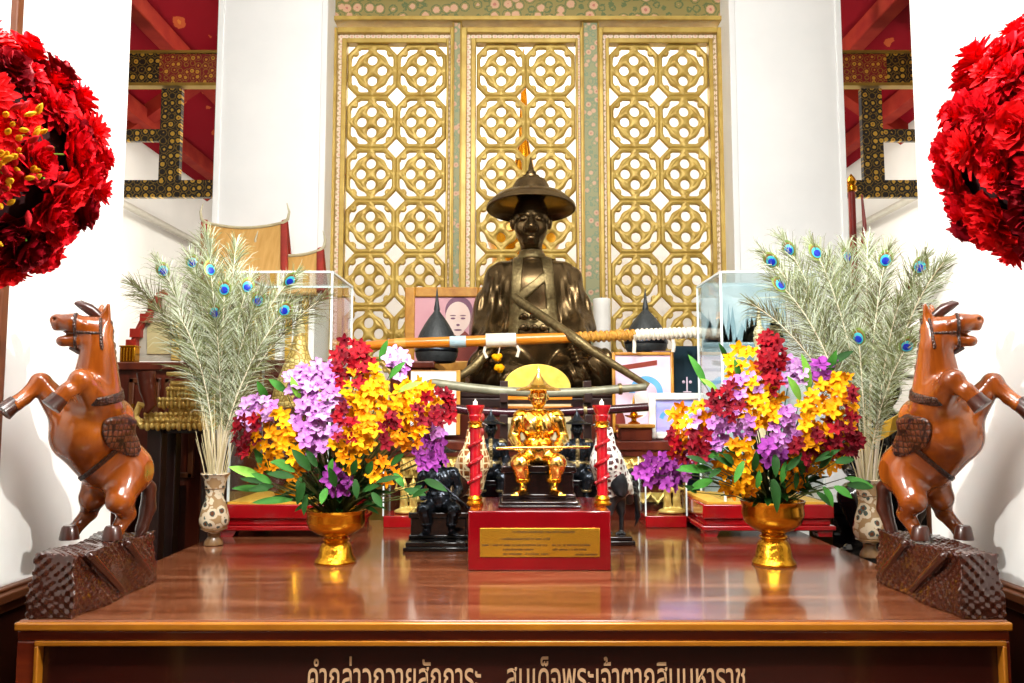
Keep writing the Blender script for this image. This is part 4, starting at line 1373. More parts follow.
# ------------------------------------------------ display cases on red stands
def display(mir):
    MXX = 1053
    def q(px): return MXX - px if mir else px
    Yf = 2.66
    fy = onz(q(270), 534, TZ).y
    # stand
    xa, xb = sorted((at(q(222), 520, Yf).x, at(q(352), 520, Yf).x))
    z1, z2 = at(500, 514, Yf).z, at(500, 503.5, Yf).z
    lab = 'red lacquered stand under the clear case with ' + ('the cream spire' if mir else 'the golden wicker hat')
    t = thing('display_stand', lab, 'stand', ((xa + xb) / 2, Yf + .2, TZ), 'red lacquered stands')
    y0, y1 = Yf - .03, Yf + .36
    m = MB(); m.box(xa, xb, y0, y1, z1 - .012, z2); m.build('top_board', 'red_lacquer', t, bevel=.004)
    m = MB(); m.box(xa + .008, xb - .008, y0 + .01, y1 - .01, z1 - .034, z1 - .012); m.box(xa - .004, xb + .004, y0 - .004, y1 + .004, z1 - .05, z1 - .034)
    m.build('stepped_apron', 'red_lacquer', t, bevel=.004)
    zl = z1 - .05
    for sx in (0, 1):
        for sy in (0, 1):
            cx = xa + .03 if sx == 0 else xb - .03
            cy = y0 + .03 if sy == 0 else y1 - .03
            o = -1 if sx == 0 else 1
            p = [(cx - .026, cy - .024, zl), (cx + .026, cy - .024, zl), (cx + .018 + o * .004, cy - .024, zl - .02), (cx + .018 + o * .012, cy - .024, TZ + .0003), (cx - .02 + o * .012, cy - .024, TZ + .0003), (cx - .022 + o * .002, cy - .024, zl - .02)]
            MB().prism(p, (0, .05, 0)).build('leg', 'red_lacquer', t, bevel=.003, recalc=True)
    MB().box(xa + .02, xb - .02, y0 + .02, y1 - .02, z2, z2 + .006).build('gold_mat', 'gold_cloth', t)
    zt = z2 + .0065
    # acrylic case
    x0, x1 = sorted((at(q(231), 400, Yf).x, at(q(330), 400, Yf).x))
    x0 = max(x0, xa + .002); x1 = min(x1, xb - .002)
    yf, yb = Yf, Yf + .335
    ztop_ = at(q(300), 272, Yf).z
    c = thing('display_case', 'tall clear display case over ' + ('the cream spire and blue-grey print' if mir else 'the golden wicker hat'), 'display case', ((x0 + x1) / 2, Yf + .2, zt), 'clear display cases')
    th = .004
    for nm, b in (('front_panel', (x0, x1, yf, yf + th)), ('back_panel', (x0, x1, yb - th, yb)), ('side_panel', (x0, x0 + th, yf + th, yb - th)), ('side_panel', (x1 - th, x1, yf + th, yb - th))):
        MB().box(*b, zt, ztop_).build(nm, 'acrylic', c, smooth=False)
    MB().box(x0, x1, yf, yb, ztop_, ztop_ + th).build('top_panel', 'acrylic', c, smooth=False)
    e = .0035
    for xx in (x0, x1):
        for yy in (yf, yb):
            MB().box(xx - e, xx + e, yy - e, yy + e, zt, ztop_ + e).build('edge', 'acrylic_edge', c)
    for yy in (yf, yb):
        MB().box(x0, x1, yy - e, yy + e, ztop_ - e, ztop_ + e).build('edge', 'acrylic_edge', c)
    for xx in (x0, x1):
        MB().box(xx - e, xx + e, yf, yb, ztop_ - e, ztop_ + e).build('edge', 'acrylic_edge', c)
    cx = (x0 + x1) / 2
    if not mir:
        Yh = Yf + .2
        p = at(298, 400, Yh)
        h = thing('wicker_hat', 'golden wicker hat with a tall spire inside the clear case', 'hat', (p.x, Yh, zt))
        s = Yh / F
        MB().lathe((p.x, Yh, zt), [(.07, 0), (.075, .01), (.05, .03), (.03, .06), (.03, .22), (.05, .26), (.02, .27)], 24).build('hat_stand', 'gold_relief', h)
        zb_ = at(298, 402, Yh).z
        zc = at(298, 333, Yh).z; zs = at(298, 309, Yh).z
        Hh = zc - zb_
        MB().lathe((p.x, Yh, zb_), [(26 * s, -.02), (27.5 * s, -.018), (27.5 * s, -.004), (26 * s, 0), (23 * s, Hh * .22), (17 * s, Hh * .45), (10.5 * s, Hh * .68), (6.5 * s, Hh * .88), (5 * s, Hh)], 40).build('crown', 'wicker_gold', h)
        S_ = zs - zc
        MB().lathe((p.x, Yh, zc - .002), [(5 * s, 0), (6.2 * s, S_ * .12), (4.6 * s, S_ * .2), (5.4 * s, S_ * .3), (3.4 * s, S_ * .42), (3.8 * s, S_ * .5), (2 * s, S_ * .62), (1.2 * s, S_ * .85), (.3 * s, S_ * 1.15)], 20).build('spire', 'cream_spire', h)
    else:
        Yh = Yf + .17
        p = at(761, 400, Yh); s = Yh / F
        h = thing('pagoda_ornament', 'cream pagoda-shaped spire ornament inside the clear case', 'ornament', (p.x, Yh, zt))
        z0 = zt
        za, zb2, zc = at(761, 390, Yh).z, at(761, 336, Yh).z, at(761, 305, Yh).z
        MB().lathe((p.x, Yh, z0), [(.09, 0), (.095, .02), (.07, .04), (.075, .09), (.05, .11), (.055, za - z0 - .08), (12 * s, za - z0 - .02), (12 * s, za - z0)], 28).build('bell_base', 'cream_spire', h)
        H = zb2 - za
        MB().lathe((p.x, Yh, za - .001), [(11 * s, 0), (9 * s, H * .2), (9.6 * s, H * .25), (7 * s, H * .4), (7.4 * s, H * .45), (5 * s, H * .62), (4.4 * s, H * .8), (5.6 * s, H * .9), (6.2 * s, H * .97), (5 * s, H)], 24).build('tiers', 'cream_spire', h)
        H2 = zc - zb2
        MB().lathe((p.x, Yh, zb2 - .001), [(5 * s, 0), (6 * s, H2 * .12), (4.6 * s, H2 * .25), (2.4 * s, H2 * .34), (2.0 * s, H2 * .6), (1.2 * s, H2 * .85), (.3 * s, H2 * 1.1)], 18).build('finial', 'cream_spire', h)
        # blue-grey print standing at the back of the case
        w_ = thing('landscape_print', 'blue-grey forest landscape print at the back of the clear case', 'picture', (cx, yb - .03, zt))
        yy = yb - .03
        zt2 = at(760, 283, yy).z
        MB().box(x0 + .008, x1 - .008, yy, yy + .01, zt, zt2).build('board', 'teal_print', w_)
        r_ = random.Random(4)
        m = MB()
        zmid = at(760, 342, yy).z
        for i in range(26):
            xx = x0 + .02 + (x1 - x0 - .04) * r_.random()
            hh = r_.uniform(.06, .16); ww = r_.uniform(.012, .03)
            m.prism([(xx - ww, yy - .001, zmid), (xx + ww, yy - .001, zmid), (xx + ww * .5, yy - .001, zmid + hh * .5), (xx, yy - .001, zmid + hh)], (0, .002, 0))
        m.build('tree_shapes', 'teal_print_dark', w_, smooth=False)
        m = MB()
        for k in range(4):
            m.box(x0 + .012, x1 - .012, yy - .002, yy, zmid - .02 - k * .045, zmid - .008 - k * .045)
        m.build('water_lines', 'teal_print_dark', w_, smooth=False)
display(False); display(True)

# ------------------------------------------------ small cases with gilt figurines
def small_case(px0, px1, ytop, ybot, zx, lab, lab2):
    f = onz((px0 + px1) / 2, ybot, TZ)
    Y = f.y
    x0, x1 = at(px0, ybot, Y).x, at(px1, ybot, Y).x
    zt = at(px0, ytop, Y).z
    d = .15
    t = thing('small_case', lab, 'display case', ((x0 + x1) / 2, Y + d / 2, TZ), 'small clear cases')
    zb_ = at(px0, ybot - 12, Y).z
    MB().box(x0, x1, Y, Y + d, TZ + .0003, zb_).build('red_base', 'red_lacquer', t, bevel=.003)
    th = .003
    for nm, b in (('front_panel', (x0, x1, Y, Y + th)), ('back_panel', (x0, x1, Y + d - th, Y + d)), ('side_panel', (x0, x0 + th, Y + th, Y + d - th)), ('side_panel', (x1 - th, x1, Y + th, Y + d - th))):
        MB().box(*b, zb_, zt).build(nm, 'acrylic', t, smooth=False)
    MB().box(x0, x1, Y, Y + d, zt, zt + th).build('top_panel', 'acrylic', t, smooth=False)
    e = .0025
    for xx in (x0, x1):
        for yy in (Y, Y + d):
            MB().box(xx - e, xx + e, yy - e, yy + e, zb_, zt + e).build('edge', 'acrylic_edge', t)
    # figurine: three little dancers sharing a mound
    cy = Y + d * .5
    c = at(zx, 515, cy)
    g = thing('gilt_figurine', lab2, 'figurine', (c.x, cy, zb_), 'gilt figurines in small cases')
    S = Solid((c.x - .06, cy - .045, zb_ + .0002), (c.x + .06, cy + .045, zb_ + .15), .0024)
    S.ell((c.x, cy, zb_ + .006), (.05, .035, .014), .006)
    for k, (o, a) in enumerate(((-.016, -.2), (.018, .2))):
        S.cap((c.x + o - .008, cy, zb_ + .012), (c.x + o - .004, cy, zb_ + .05), .007, .009, .006)
        S.cap((c.x + o + .012, cy - .004, zb_ + .012), (c.x + o + .002, cy, zb_ + .05), .007, .009, .006)
        S.cap((c.x + o, cy, zb_ + .05), (c.x + o, cy, zb_ + .085), .011, .013, .008)
        S.ell((c.x + o, cy, zb_ + .106), (.0095, .009, .012), .004)
        S.cap((c.x + o, cy, zb_ + .115), (c.x + o, cy, zb_ + .135), .005, .001, .004)
        for s_ in (-1, 1):
            S.cap((c.x + o + s_ * .012, cy, zb_ + .088), (c.x + o + s_ * .028, cy - .006, zb_ + .078 + a * s_ * .03), .005, .004, .004)
            S.cap((c.x + o + s_ * .028, cy - .006, zb_ + .078 + a * s_ * .03), (c.x + o + s_ * .024, cy - .01, zb_ + .105), .004, .003, .003)
    S.D[:, :, :1] = .01
    S.build('figure', 'carved_gilt', g)
small_case(646, 687, 460, 528, 672, 'small clear case on a red base behind the purple orchids', 'gilt dancer figurine in the small case behind the purple orchids')
small_case(383, 432, 470, 528, 408, 'small clear case on a red base beside the black statuette', 'gilt dancer figurine in the small case beside the black statuette')

# ------------------------------------------------ things round the bronze statue
def block(name, lab, cat, x0, x1, y0, y1, z0, z1, m, top_m=None, group=None):
    t = thing(name, lab, cat, ((x0 + x1) / 2, (y0 + y1) / 2, z0), group)
    MB().box(x0, x1, y0, y1, z0, z1 - .03).build('body', m, t, bevel=.004)
    MB().box(x0 - .015, x1 + .015, y0 - .015, y1 + .015, z1 - .03, z1).build('top_board', top_m or m, t, bevel=.005)
    return t
zL = at(435, 363, 3.5).z
xl0, xl1 = at(398, 400, 3.6).x, BR.x - .47
block('side_stand', 'dark wooden stand carrying the black spired helmet before the portrait', 'stand', xl0, xl1, 3.36, 3.98, 0, zL, 'cabinet_wood', None, 'dark side stands')
zR = at(645, 353, 3.5).z
xr0, xr1 = BR.x + .47, at(688, 400, 3.6).x
block('side_stand', 'dark wooden stand carrying the black spired helmet before the lattice', 'stand', xr0, xr1, 3.36, 3.98, 0, zR, 'cabinet_wood', None, 'dark side stands')

def helmet(px, ytip, yneck, ybot, Y, z, lab, hw):
    p = at(px, ybot, Y); s = Y / F
    t = thing('spired_helmet', lab, 'helmet', (p.x, Y, z), 'black spired helmets')
    H = at(px, yneck, Y).z - z
    pr = [(.72, 0), (.86, .02), (.97, .12), (1.0, .26), (.93, .42), (.78, .58), (.58, .73), (.36, .87), (.17, .97), (.13, 1.0)]
    MB().lathe((p.x, Y, z + .0004), [(hw * s * a, H * b) for a, b in pr], 40).build('dome', 'helmet_black', t)
    S_ = at(px, ytip, Y).z - z - H
    MB().lathe((p.x, Y, z + H - .003), [(.13 * hw * s, 0), (.15 * hw * s, .012), (.11 * hw * s, .03), (.07 * hw * s, S_ * .5), (.03 * hw * s, S_ * .85), (.004 * hw * s, S_)], 16).build('spike', 'helmet_black', t)
    MB().lathe((p.x, Y, z + H * .2), [(hw * s * 1.0, 0), (hw * s * 1.025, .004), (hw * s * 1.025, .012), (hw * s * 1.0, .016)], 40).build('rim_band', 'black_metal', t)
helmet(436.5, 286, 311, 362.5, 3.5, zL, 'black spired helmet in front of the framed portrait', 21.5)
helmet(646, 287, 310, 352.5, 3.5, zR, 'black spired helmet standing over the framed pale print', 21.5)

def framed(name, lab, px0, py0, px1, py1, Y, fw, fm, cm, cat='picture', back=.02, thick=.025, z0=None):
    a, b = at(px0, py0, Y), at(px1, py1, Y)
    t = thing(name, lab, cat, ((a.x + b.x) / 2, Y, b.z))
    w_ = fw * Y / F
    m = MB()
    m.box(a.x, a.x + w_, Y, Y + thick, b.z, a.z); m.box(b.x - w_, b.x, Y, Y + thick, b.z, a.z)
    m.box(a.x + w_, b.x - w_, Y, Y + thick, a.z - w_, a.z); m.box(a.x + w_, b.x - w_, Y, Y + thick, b.z, b.z + w_)
    m.build('frame', fm, t, bevel=min(.006, w_ * .3))
    i = MB(); iw = w_ * .16
    x0, x1, z0_, z1 = a.x + w_, b.x - w_, b.z + w_, a.z - w_
    i.box(x0 - iw, x0, Y + .004, Y + thick, z0_, z1); i.box(x1, x1 + iw, Y + .004, Y + thick, z0_, z1)
    pic = MB().box(x0, x1, Y + thick * .5, Y + thick, z0_, z1).build('print', cm, t)
    return t, pic, (x0, x1, z0_, z1, Y + thick * .5)

def disc(m, x, z, rx, rz, y, n=28, a0=0, a1=2 * PI, th=.0012):
    pts = [(x + rx * math.cos(a0 + (a1 - a0) * i / n), y - th, z + rz * math.sin(a0 + (a1 - a0) * i / n)) for i in range(n)]
    m.prism(pts, (0, th, 0))

# portrait of a man behind the left helmet
PY = 3.9
t, pic, (x0, x1, z0, z1, yy) = framed('portrait', 'gold-framed portrait photograph of a grey-haired man in maroon', 405, 287, 488, 370.8, PY, 10, 'frame_wood', 'pink_print')
def pq(px, py):
    p = at(px, py, yy); return p.x, p.z
s = PY / F
m = MB(); x, z = pq(459, 311); disc(m, x, z, 14.0 * s, 15 * s, yy, th=.001); m.build('hair', 'hair_print', pic, smooth=False, recalc=True)
m = MB(); x, z = pq(458, 317); disc(m, x, z, 12.5 * s, 15.5 * s, yy, th=.002); x, z = pq(458, 330); disc(m, x, z, 6 * s, 9 * s, yy, th=.0019); m.build('face', 'skin_print', pic, smooth=False, recalc=True)
m = MB()
for pts in ([(437, 362), (440, 345), (452, 333), (458, 337), (465, 331), (477, 343), (478, 362)],):
    m.prism([Vector((pq(*p)[0], yy - .0024, pq(*p)[1])) for p in pts], (0, .0024, 0))
m.build('robe', 'maroon_print', pic, smooth=False, recalc=True)
m = MB()
for px in (453, 463):
    x, z = pq(px, 318.5); disc(m, x, z, 2.4 * s, 1.0 * s, yy, 12, th=.003); x, z = pq(px, 315.6); disc(m, x, z, 3.2 * s, .6 * s, yy, 12, th=.003)
x, z = pq(458, 325); disc(m, x, z, 1.8 * s, 1.2 * s, yy, 12, th=.003); x, z = pq(458, 330); disc(m, x, z, 4 * s, .9 * s, yy, 12, th=.003)
m.build('features', 'hair_print', pic, smooth=False, recalc=True)

# pale board under it
a, b = at(411, 371, 3.18), at(456, 435, 3.18)
t = thing('pale_board', 'plain white board leaning under the gold-framed portrait', 'board', ((a.x + b.x) / 2, 3.18, b.z))
MB().box(a.x, b.x, 3.18, 3.19, b.z, a.z).build('sheet', 'white_paint', t)
m = MB(); m.box(b.x, b.x + 4 * 3.18 / F, 3.176, 3.195, b.z, a.z + .003); m.box(a.x, b.x, 3.176, 3.195, a.z, a.z + .003); m.build('edging', 'frame_wood', t, bevel=.002)

t, pic, (x0, x1, z0, z1, yy) = framed('framed_print', 'thin gold-framed pale pink print with a blue arc under the helmet', 612, 352, 675, 433, 3.234, 3.2, 'frame_wood', 'pale_print', thick=.017)
s = 3.234 / F
p = at(646, 388, yy); m = MB()
N = 16
out = [(p.x + 17 * s * math.cos(PI * i / N), yy - .001, p.z + 17 * s * math.sin(PI * i / N) - .02) for i in range(N + 1)]
inn = [(p.x + 11 * s * math.cos(PI * i / N), yy - .001, p.z + 11 * s * math.sin(PI * i / N) - .02) for i in range(N, -1, -1)]
m.prism(out + inn, (0, .001, 0)); m.build('blue_arc', 'blue_print', pic, smooth=False, recalc=True)
m = MB(); a = at(617, 368, yy); b = at(657, 362, yy); m.prism([(a.x, yy - .0015, a.z - 3 * s), (b.x, yy - .0015, b.z - 3 * s), (b.x, yy - .0015, b.z + 2 * s), (a.x, yy - .0015, a.z + 2 * s)], (0, .0015, 0)); m.build('maroon_bar', 'maroon_print', pic, smooth=False, recalc=True)
m = MB(); p = at(640, 405, yy); disc(m, p.x, p.z, 9 * s, 13 * s, yy, th=.0016); m.build('pale_figure', 'white_paint', pic, smooth=False, recalc=True)
m = MB(); p = at(620, 425, yy); disc(m, p.x, p.z, 5.5 * s, 14 * s, yy, th=.0016); m.build('plum_shape', 'maroon_print', pic, smooth=False, recalc=True)

t, pic, (x0, x1, z0, z1, yy) = framed('framed_print', 'white-framed blue and violet print beside the yellow orchids', 649, 393, 712, 439, 3.1, 7, 'white_paint', 'violet_print')
s = 3.1 / F
p = at(669, 420, yy); m = MB()
out = [(p.x + 10 * s * math.cos(.3 + 2.6 * i / N), yy - .001, p.z + 10 * s * math.sin(.3 + 2.6 * i / N)) for i in range(N + 1)]
inn = [(p.x + 6 * s * math.cos(.3 + 2.6 * i / N), yy - .001, p.z - .005 + 8 * s * math.sin(.3 + 2.6 * i / N)) for i in range(N, -1, -1)]
m.prism(out + inn, (0, .001, 0)); m.build('blue_arc', 'blue_print', pic, smooth=False, recalc=True)
# dark teal board
a, b = at(674, 346, 3.32), at(702, 400, 3.32)
t = thing('teal_board', 'dark teal board standing behind the orchids and the framed print', 'board', ((a.x + b.x) / 2, 3.32, 0))
MB().box(a.x, b.x, 3.32, 3.335, .0005, a.z).build('panel', 'teal_board', t)
m = MB(); p = at(687, 383, 3.319); s = 3.32 / F
m.tube([(p.x, 3.319, p.z - 9 * s), (p.x, 3.319, p.z + 6 * s)], .8 * s, 6); m.tube([(p.x - 4 * s, 3.319, p.z - 9 * s), (p.x + 4 * s, 3.319, p.z - 9 * s)], .7 * s, 6)
for k in (-1, 1): m.ell((p.x + k * 3.4 * s, 3.319, p.z + 1 * s), (1.6 * s, .002, 1.6 * s), nu=8, nv=6)
m.build('emblem', 'pale_print', t)
# white block behind the statue's shoulder
a, b = at(593, 299, 3.9), at(611, 356, 3.9); zK = BR.z
t = thing('white_candle', 'thick white upright candle behind the shoulder of the bronze statue', 'candle', ((a.x + b.x) / 2, 3.9, zK))
r = (b.x - a.x) / 2
MB().lathe(((a.x + b.x) / 2, 3.9, zK + .0004), [(r * 1.0, 0), (r, a.z - zK - .03), (r * 1.02, a.z - zK - .006), (r * .95, a.z - zK), (r * .3, a.z - zK - .008)], 28).build('wax', 'white_paint', t)
MB().tube([((a.x + b.x) / 2, 3.9, a.z - .012), ((a.x + b.x) / 2, 3.9, a.z + .012)], .003, 6).build('wick', 'ink', t)

# long wooden sword across the statue's lap
Yw = 3.198
def wp(px, py): return at(px, py, Yw)
s = Yw / F
t = thing('ceremonial_sword', 'long orange wooden sword with cord-wrapped grip lying across the statue', 'sword', wp(530, 341))
MB().tube([wp(362, 346), wp(364, 346), wp(400, 343.5), wp(450, 342), wp(520, 339.5), wp(577, 337.5)], [3.6 * s, 4.6 * s, 5.2 * s, 5.4 * s, 5.6 * s, 5.2 * s], 16).build('scabbard', 'orange_wood', t)
MB().tube([wp(450, 342), wp(466, 341.4)], 5.9 * s, 16).build('pale_band', 'teal_print', t)
MB().tube([wp(395, 344), wp(406, 343.4)], 5.7 * s, 16).build('ferrule', 'frame_wood', t)
MB().tube([wp(486, 340.6), wp(516, 339.8)], 7.0 * s, 18).build('cord_wrap', 'white_wrap', t)
m = MB(); m.tube([wp(516, 344), wp(519, 350), wp(517, 357)], 1.6 * s, 8); m.tube([wp(486, 343), wp(484, 352), wp(487, 358)], 1.6 * s, 8); m.build('cord_end', 'white_wrap', t)
def rope(a, b, m_, nm, r, pitch):
    mm = MB()
    mm.tube([a, b], r * .86, 14)
    L = (b - a).length; d = (b - a) / L; u, v = frame_of(d)
    n = int(L / pitch)
    P = []
    for i in range(n * 10 + 1):
        f = i / (n * 10)
        P.append(a + (b - a) * f + (u * math.cos(f * n * 2 * PI) + v * math.sin(f * n * 2 * PI)) * r * .82)
    mm.tube(P, pitch * .42, 6)
    mm.build(nm, m_, t)
rope(wp(576, 337.5), wp(634, 335), 'rope_gold', 'gold_cord_grip', 5.2 * s, .02)
rope(wp(634, 335), wp(708, 332), 'white_wrap', 'white_cord_grip', 5.6 * s, .018)
m = MB(); m.tube([wp(634, 337), wp(634.5, 346), wp(634, 353)], 1.9 * s, 8); m.tube([wp(672, 336), wp(674, 345), wp(673, 352)], 1.9 * s, 8); m.build('cord_tail', 'white_wrap', t)
# small yellow garland under the sword
g0 = at(498, 360, 3.205)
t = thing('hanging_garland', 'small yellow flower garland hanging from the cord on the wooden sword', 'garland', g0)
MB().tube([at(500, 347, 3.195), at(498, 356, 3.2)], .0025, 6).build('thread', 'white_wrap', t)
for (px, py) in ((497, 357), (499, 368)):
    c = at(px, py, 3.2); m = MB()
    for i in range(14):
        d = Vector((random.gauss(0, 1), random.gauss(0, 1), random.gauss(0, .7))).normalized()
        m.ell(c + d * .012, (.012, .012, .010), nu=8, nv=6)
    m.build('flower_head', 'yellow_petal', t)

# yellow tablet before the statue
Yt = 3.05
def tp(px, py): return at(px, py, Yt)
s = Yt / F
p0, p1 = tp(503, 425), tp(571, 425)
t = thing('oval_tablet', 'yellow marbled round-topped tablet standing in front of the bronze statue', 'tablet', ((p0.x + p1.x) / 2, Yt, tp(537, 440).z))
c = tp(537, 388)
hw = (p1.x - p0.x) / 2
poly = []
for i in range(25):
    a = PI * i / 24
    poly.append((c.x + hw * math.cos(a), Yt, c.z + 24 * s * math.sin(a)))
zlow = tp(537, 394).z
poly += [(c.x - hw, Yt, zlow), (c.x + hw, Yt, zlow)]
MB().prism(poly, (0, .02, 0)).build('tablet_face', 'tablet_yellow', t, recalc=True, bevel=.004)
m = MB(); zz = tp(537, 440).z
m.box(c.x - hw * 1.04, c.x + hw * 1.04, Yt - .012, Yt + .03, zlow - 6 * s, zlow); m.box(c.x - hw * 1.04, c.x + hw * 1.04, Yt - .012, Yt + .03, zlow - 19 * s, zlow - 12 * s)
m.build('orange_rail', 'orange_wood', t, bevel=.003)
MB().box(c.x - hw, c.x + hw, Yt - .004, Yt + .02, zz, zlow).build('cream_panel', 'cream_spire', t)

# ------------------------------------------------ gilded altar bench behind the table
ya, yb_ = 3.04, 3.245
zb_ = at(600, 441, ya).z
xg0, xg1 = at(392, 450, ya).x, at(681, 450, ya).x
t = thing('altar_bench', 'brown altar bench with a gilded carved apron behind the red box', 'bench', ((xg0 + xg1) / 2, 3.1, 0))
m = MB(); m.box(xg0, xg1, ya - .01, yb_, zb_ - .035, zb_); m.box(xg0 + .015, xg1 - .015, ya, yb_, zb_ - .06, zb_ - .035); m.build('top_board', 'cabinet_wood', t, bevel=.004)
zg1, zg0 = zb_ - .06, at(600, 478, ya).z
m = MB(); m.box(xg0 + .03, xg1 - .03, ya + .012, ya + .03, zg0, zg1)
n = 34
for i in range(n):
    x = xg0 + .04 + (xg1 - xg0 - .08) * (i + .5) / n
    w_ = (xg1 - xg0) / n
    m.tube([(x - w_ * .4, ya + .008, zg1 - .01), (x - w_ * .1, ya, zg1 - .03), (x + w_ * .25, ya, zg1 - .02), (x + w_ * .3, ya, (zg0 + zg1) / 2), (x, ya, zg0 + .03), (x - w_ * .3, ya, zg0 + .04), (x - w_ * .35, ya + .006, zg0 + .012)], .009, 6)
    m.ell((x, ya + .004, (zg0 + zg1) / 2), (.012, .01, .014), nu=8, nv=6)
m.build('carved_apron', 'carved_gilt', t)
MB().box(xg0 + .03, xg1 - .03, ya + .05, yb_ - .02, .002, zg1).build('carcass', 'cabinet_wood', t)
m = MB()
z2 = at(600, 502, ya).z
for i in range(18):
    x = xg0 + .06 + (xg1 - xg0 - .12) * (i + .5) / 18
    m.tube([(x - .03, ya + .03, z2 + .03), (x, ya + .02, z2 - .005), (x + .03, ya + .03, z2 + .03)], .008, 6)
m.box(xg0 + .05, xg1 - .05, ya + .035, ya + .05, z2 - .004, z2 + .03)
m.build('lower_carving', 'carved_gilt', t)
# brown drawer box with small gilt tray
a, b = at(619, 441, 3.1), at(650, 423, 3.1)
t = thing('small_chest', 'small brown wooden chest on the altar bench under the framed print', 'chest', ((a.x + b.x) / 2, 3.1, zb_))
zc = at(630, 424, 3.1).z
MB().box(a.x, b.x, 3.05, 3.13, zb_ + .0004, zc - .014).build('body', 'cabinet_wood', t, bevel=.003)
MB().box(a.x - .01, b.x + .01, 3.04, 3.14, zc - .014, zc).build('lid', 'frame_wood', t, bevel=.004)
c = at(634, 424, 3.09)
t = thing('gilt_tray', 'tiny tiered gilt offering tray on the small brown chest', 'tray', (c.x, 3.09, zc))
m = MB(); m.lathe((c.x, 3.09, zc + .0004), [(.022, 0), (.024, .004), (.01, .012), (.01, .02), (.034, .03), (.036, .034), (.03, .034)], 20); m.build('tray', 'gold', t)
m = MB(); m.lathe((c.x, 3.09, zc + .034), [(.014, 0), (.016, .006), (.008, .014), (.008, .02), (.022, .026), (.006, .04), (.002, .07), (.0005, .08)], 16); m.build('cover', 'gold', t)

# ------------------------------------------------ temple roof model at the left
Ym = 3.72
t = thing('temple_model', 'model temple with tan two-tier roof, red bargeboards and horn finials', 'model', (at(250, 400, Ym).x, Ym + .2, 0))
def mp_(px, py, d=0): return at(px, py, Ym + d)
def roof(xa, xb, yridge, ye, nm, dback, dq):
    """front slope and back slope with a sagging ridge"""
    N = 10
    m = MB()
    rows = []
    for i in range(N + 1):
        f = i / N
        px = xa + (xb - xa) * f
        sag = 5 * (4 * (f - .5) ** 2 - 1)
        r = mp_(px, yridge - sag - 4, dq + dback)
        mid = mp_(px - (0), (yridge + ye) / 2 + 2, dq + dback * .42)
        ea = mp_(px, ye + 2, dq)
        bk = Vector((r.x, r.y + dback * 1.0, ea.z))
        rows.append((ea, mid, r, bk))
    vs_, fs = [], []
    for r in rows: vs_ += r
    for i in range(N):
        for k in range(3):
            fs.append((i * 4 + k, i * 4 + 4 + k, i * 4 + 5 + k, i * 4 + 1 + k))
    k0 = len(vs_)
    vs2 = [v - Vector((0, 0, .02)) for v in vs_]
    m.raw(vs_, fs); m.raw(vs2, [tuple(reversed(f)) for f in fs])
    def rim(idx):
        for a, b in zip(idx, idx[1:]): m.f.append((a, b, b + k0, a + k0))
    rim([0, 1, 2, 3]); rim([N * 4 + k for k in (0, 1, 2, 3)]); rim([i * 4 for i in range(N + 1)]); rim([i * 4 + 3 for i in range(N + 1)])
    o = m.build('roof_tier', 'tan_roof', t, recalc=True)
    e = MB(); e.tube([r[2] + Vector((0, 0, .006)) for r in rows], .008, 8); e.build('ridge', 'roof_edge', t)
    for idx, sgn in ((0, -1), (N, 1)):
        r = rows[idx]
        e = MB(); e.tube([r[0] + Vector((sgn * .012, -.004, 0)), r[1] + Vector((sgn * .012, -.004, .004)), r[2] + Vector((sgn * .012, 0, .01)), r[3] + Vector((sgn * .012, 0, 0))], .018, 8); e.build('bargeboard', 'barge_red', t)
        h = MB(); b = r[2]
        h.tube([b + Vector((0, 0, 0)), b + Vector((sgn * .028, 0, .025)), b + Vector((sgn * .034, 0, .06)), b + Vector((sgn * .022, 0, .105))], [.010, .008, .006, .002], 8); h.build('horn_finial', 'roof_edge', t)
roof(207, 282, 228, 282, 'upper', .16, .0)
roof(262, 318, 256, 290, 'lower', .12, .0)
b0, b1 = mp_(212, 282), mp_(312, 282)
MB().box(b0.x, b1.x, Ym + .06, Ym + .30, mp_(260, 360).z, mp_(260, 286).z).build('wall', 'column_white', t)
m = MB()
for i in range(6):
    x = b0.x + (b1.x - b0.x) * (i + .5) / 6
    m.box(x - .012, x + .012, Ym + .03, Ym + .06, mp_(260, 360).z, mp_(260, 288).z)
m.build('pilaster', 'gold_cloth', t)
MB().box(b0.x - .05, b1.x + .05, Ym - .02, Ym + .36, 0, mp_(260, 360).z).build('model_base', 'cabinet_wood', t, bevel=.006)

# ------------------------------------------------ mirror cabinet and gilded shelf at the left
Yc = 3.0
def cp(px, py, d=0): return at(px, py, Yc + d)
x0, x1 = cp(100, 450).x, cp(199, 450).x
t = thing('mirror_cabinet', 'dark brown wooden cabinet with a stepped red-brown mirror frame', 'cabinet', ((x0 + x1) / 2, Yc + .2, 0))
zc = cp(150, 362).z
zo = cp(150, 486).z
m = MB()
m.box(x0, x1, Yc + .02, Yc + .40, zo, zc - .03); m.box(x0, x0 + .05, Yc + .02, Yc + .4, 0, zo); m.box(x1 - .05, x1, Yc + .02, Yc + .4, 0, zo); m.box(x0 + .05, x1 - .05, Yc + .36, Yc + .4, 0, zo); m.box(x0 + .05, x1 - .05, Yc + .02, Yc + .4, 0, .06)
m.build('body', 'cabinet_wood', t)
MB().box(x0 - .02, x1 + .0, Yc, Yc + .42, zc - .03, zc).build('top_board', 'cabinet_wood', t, bevel=.004)
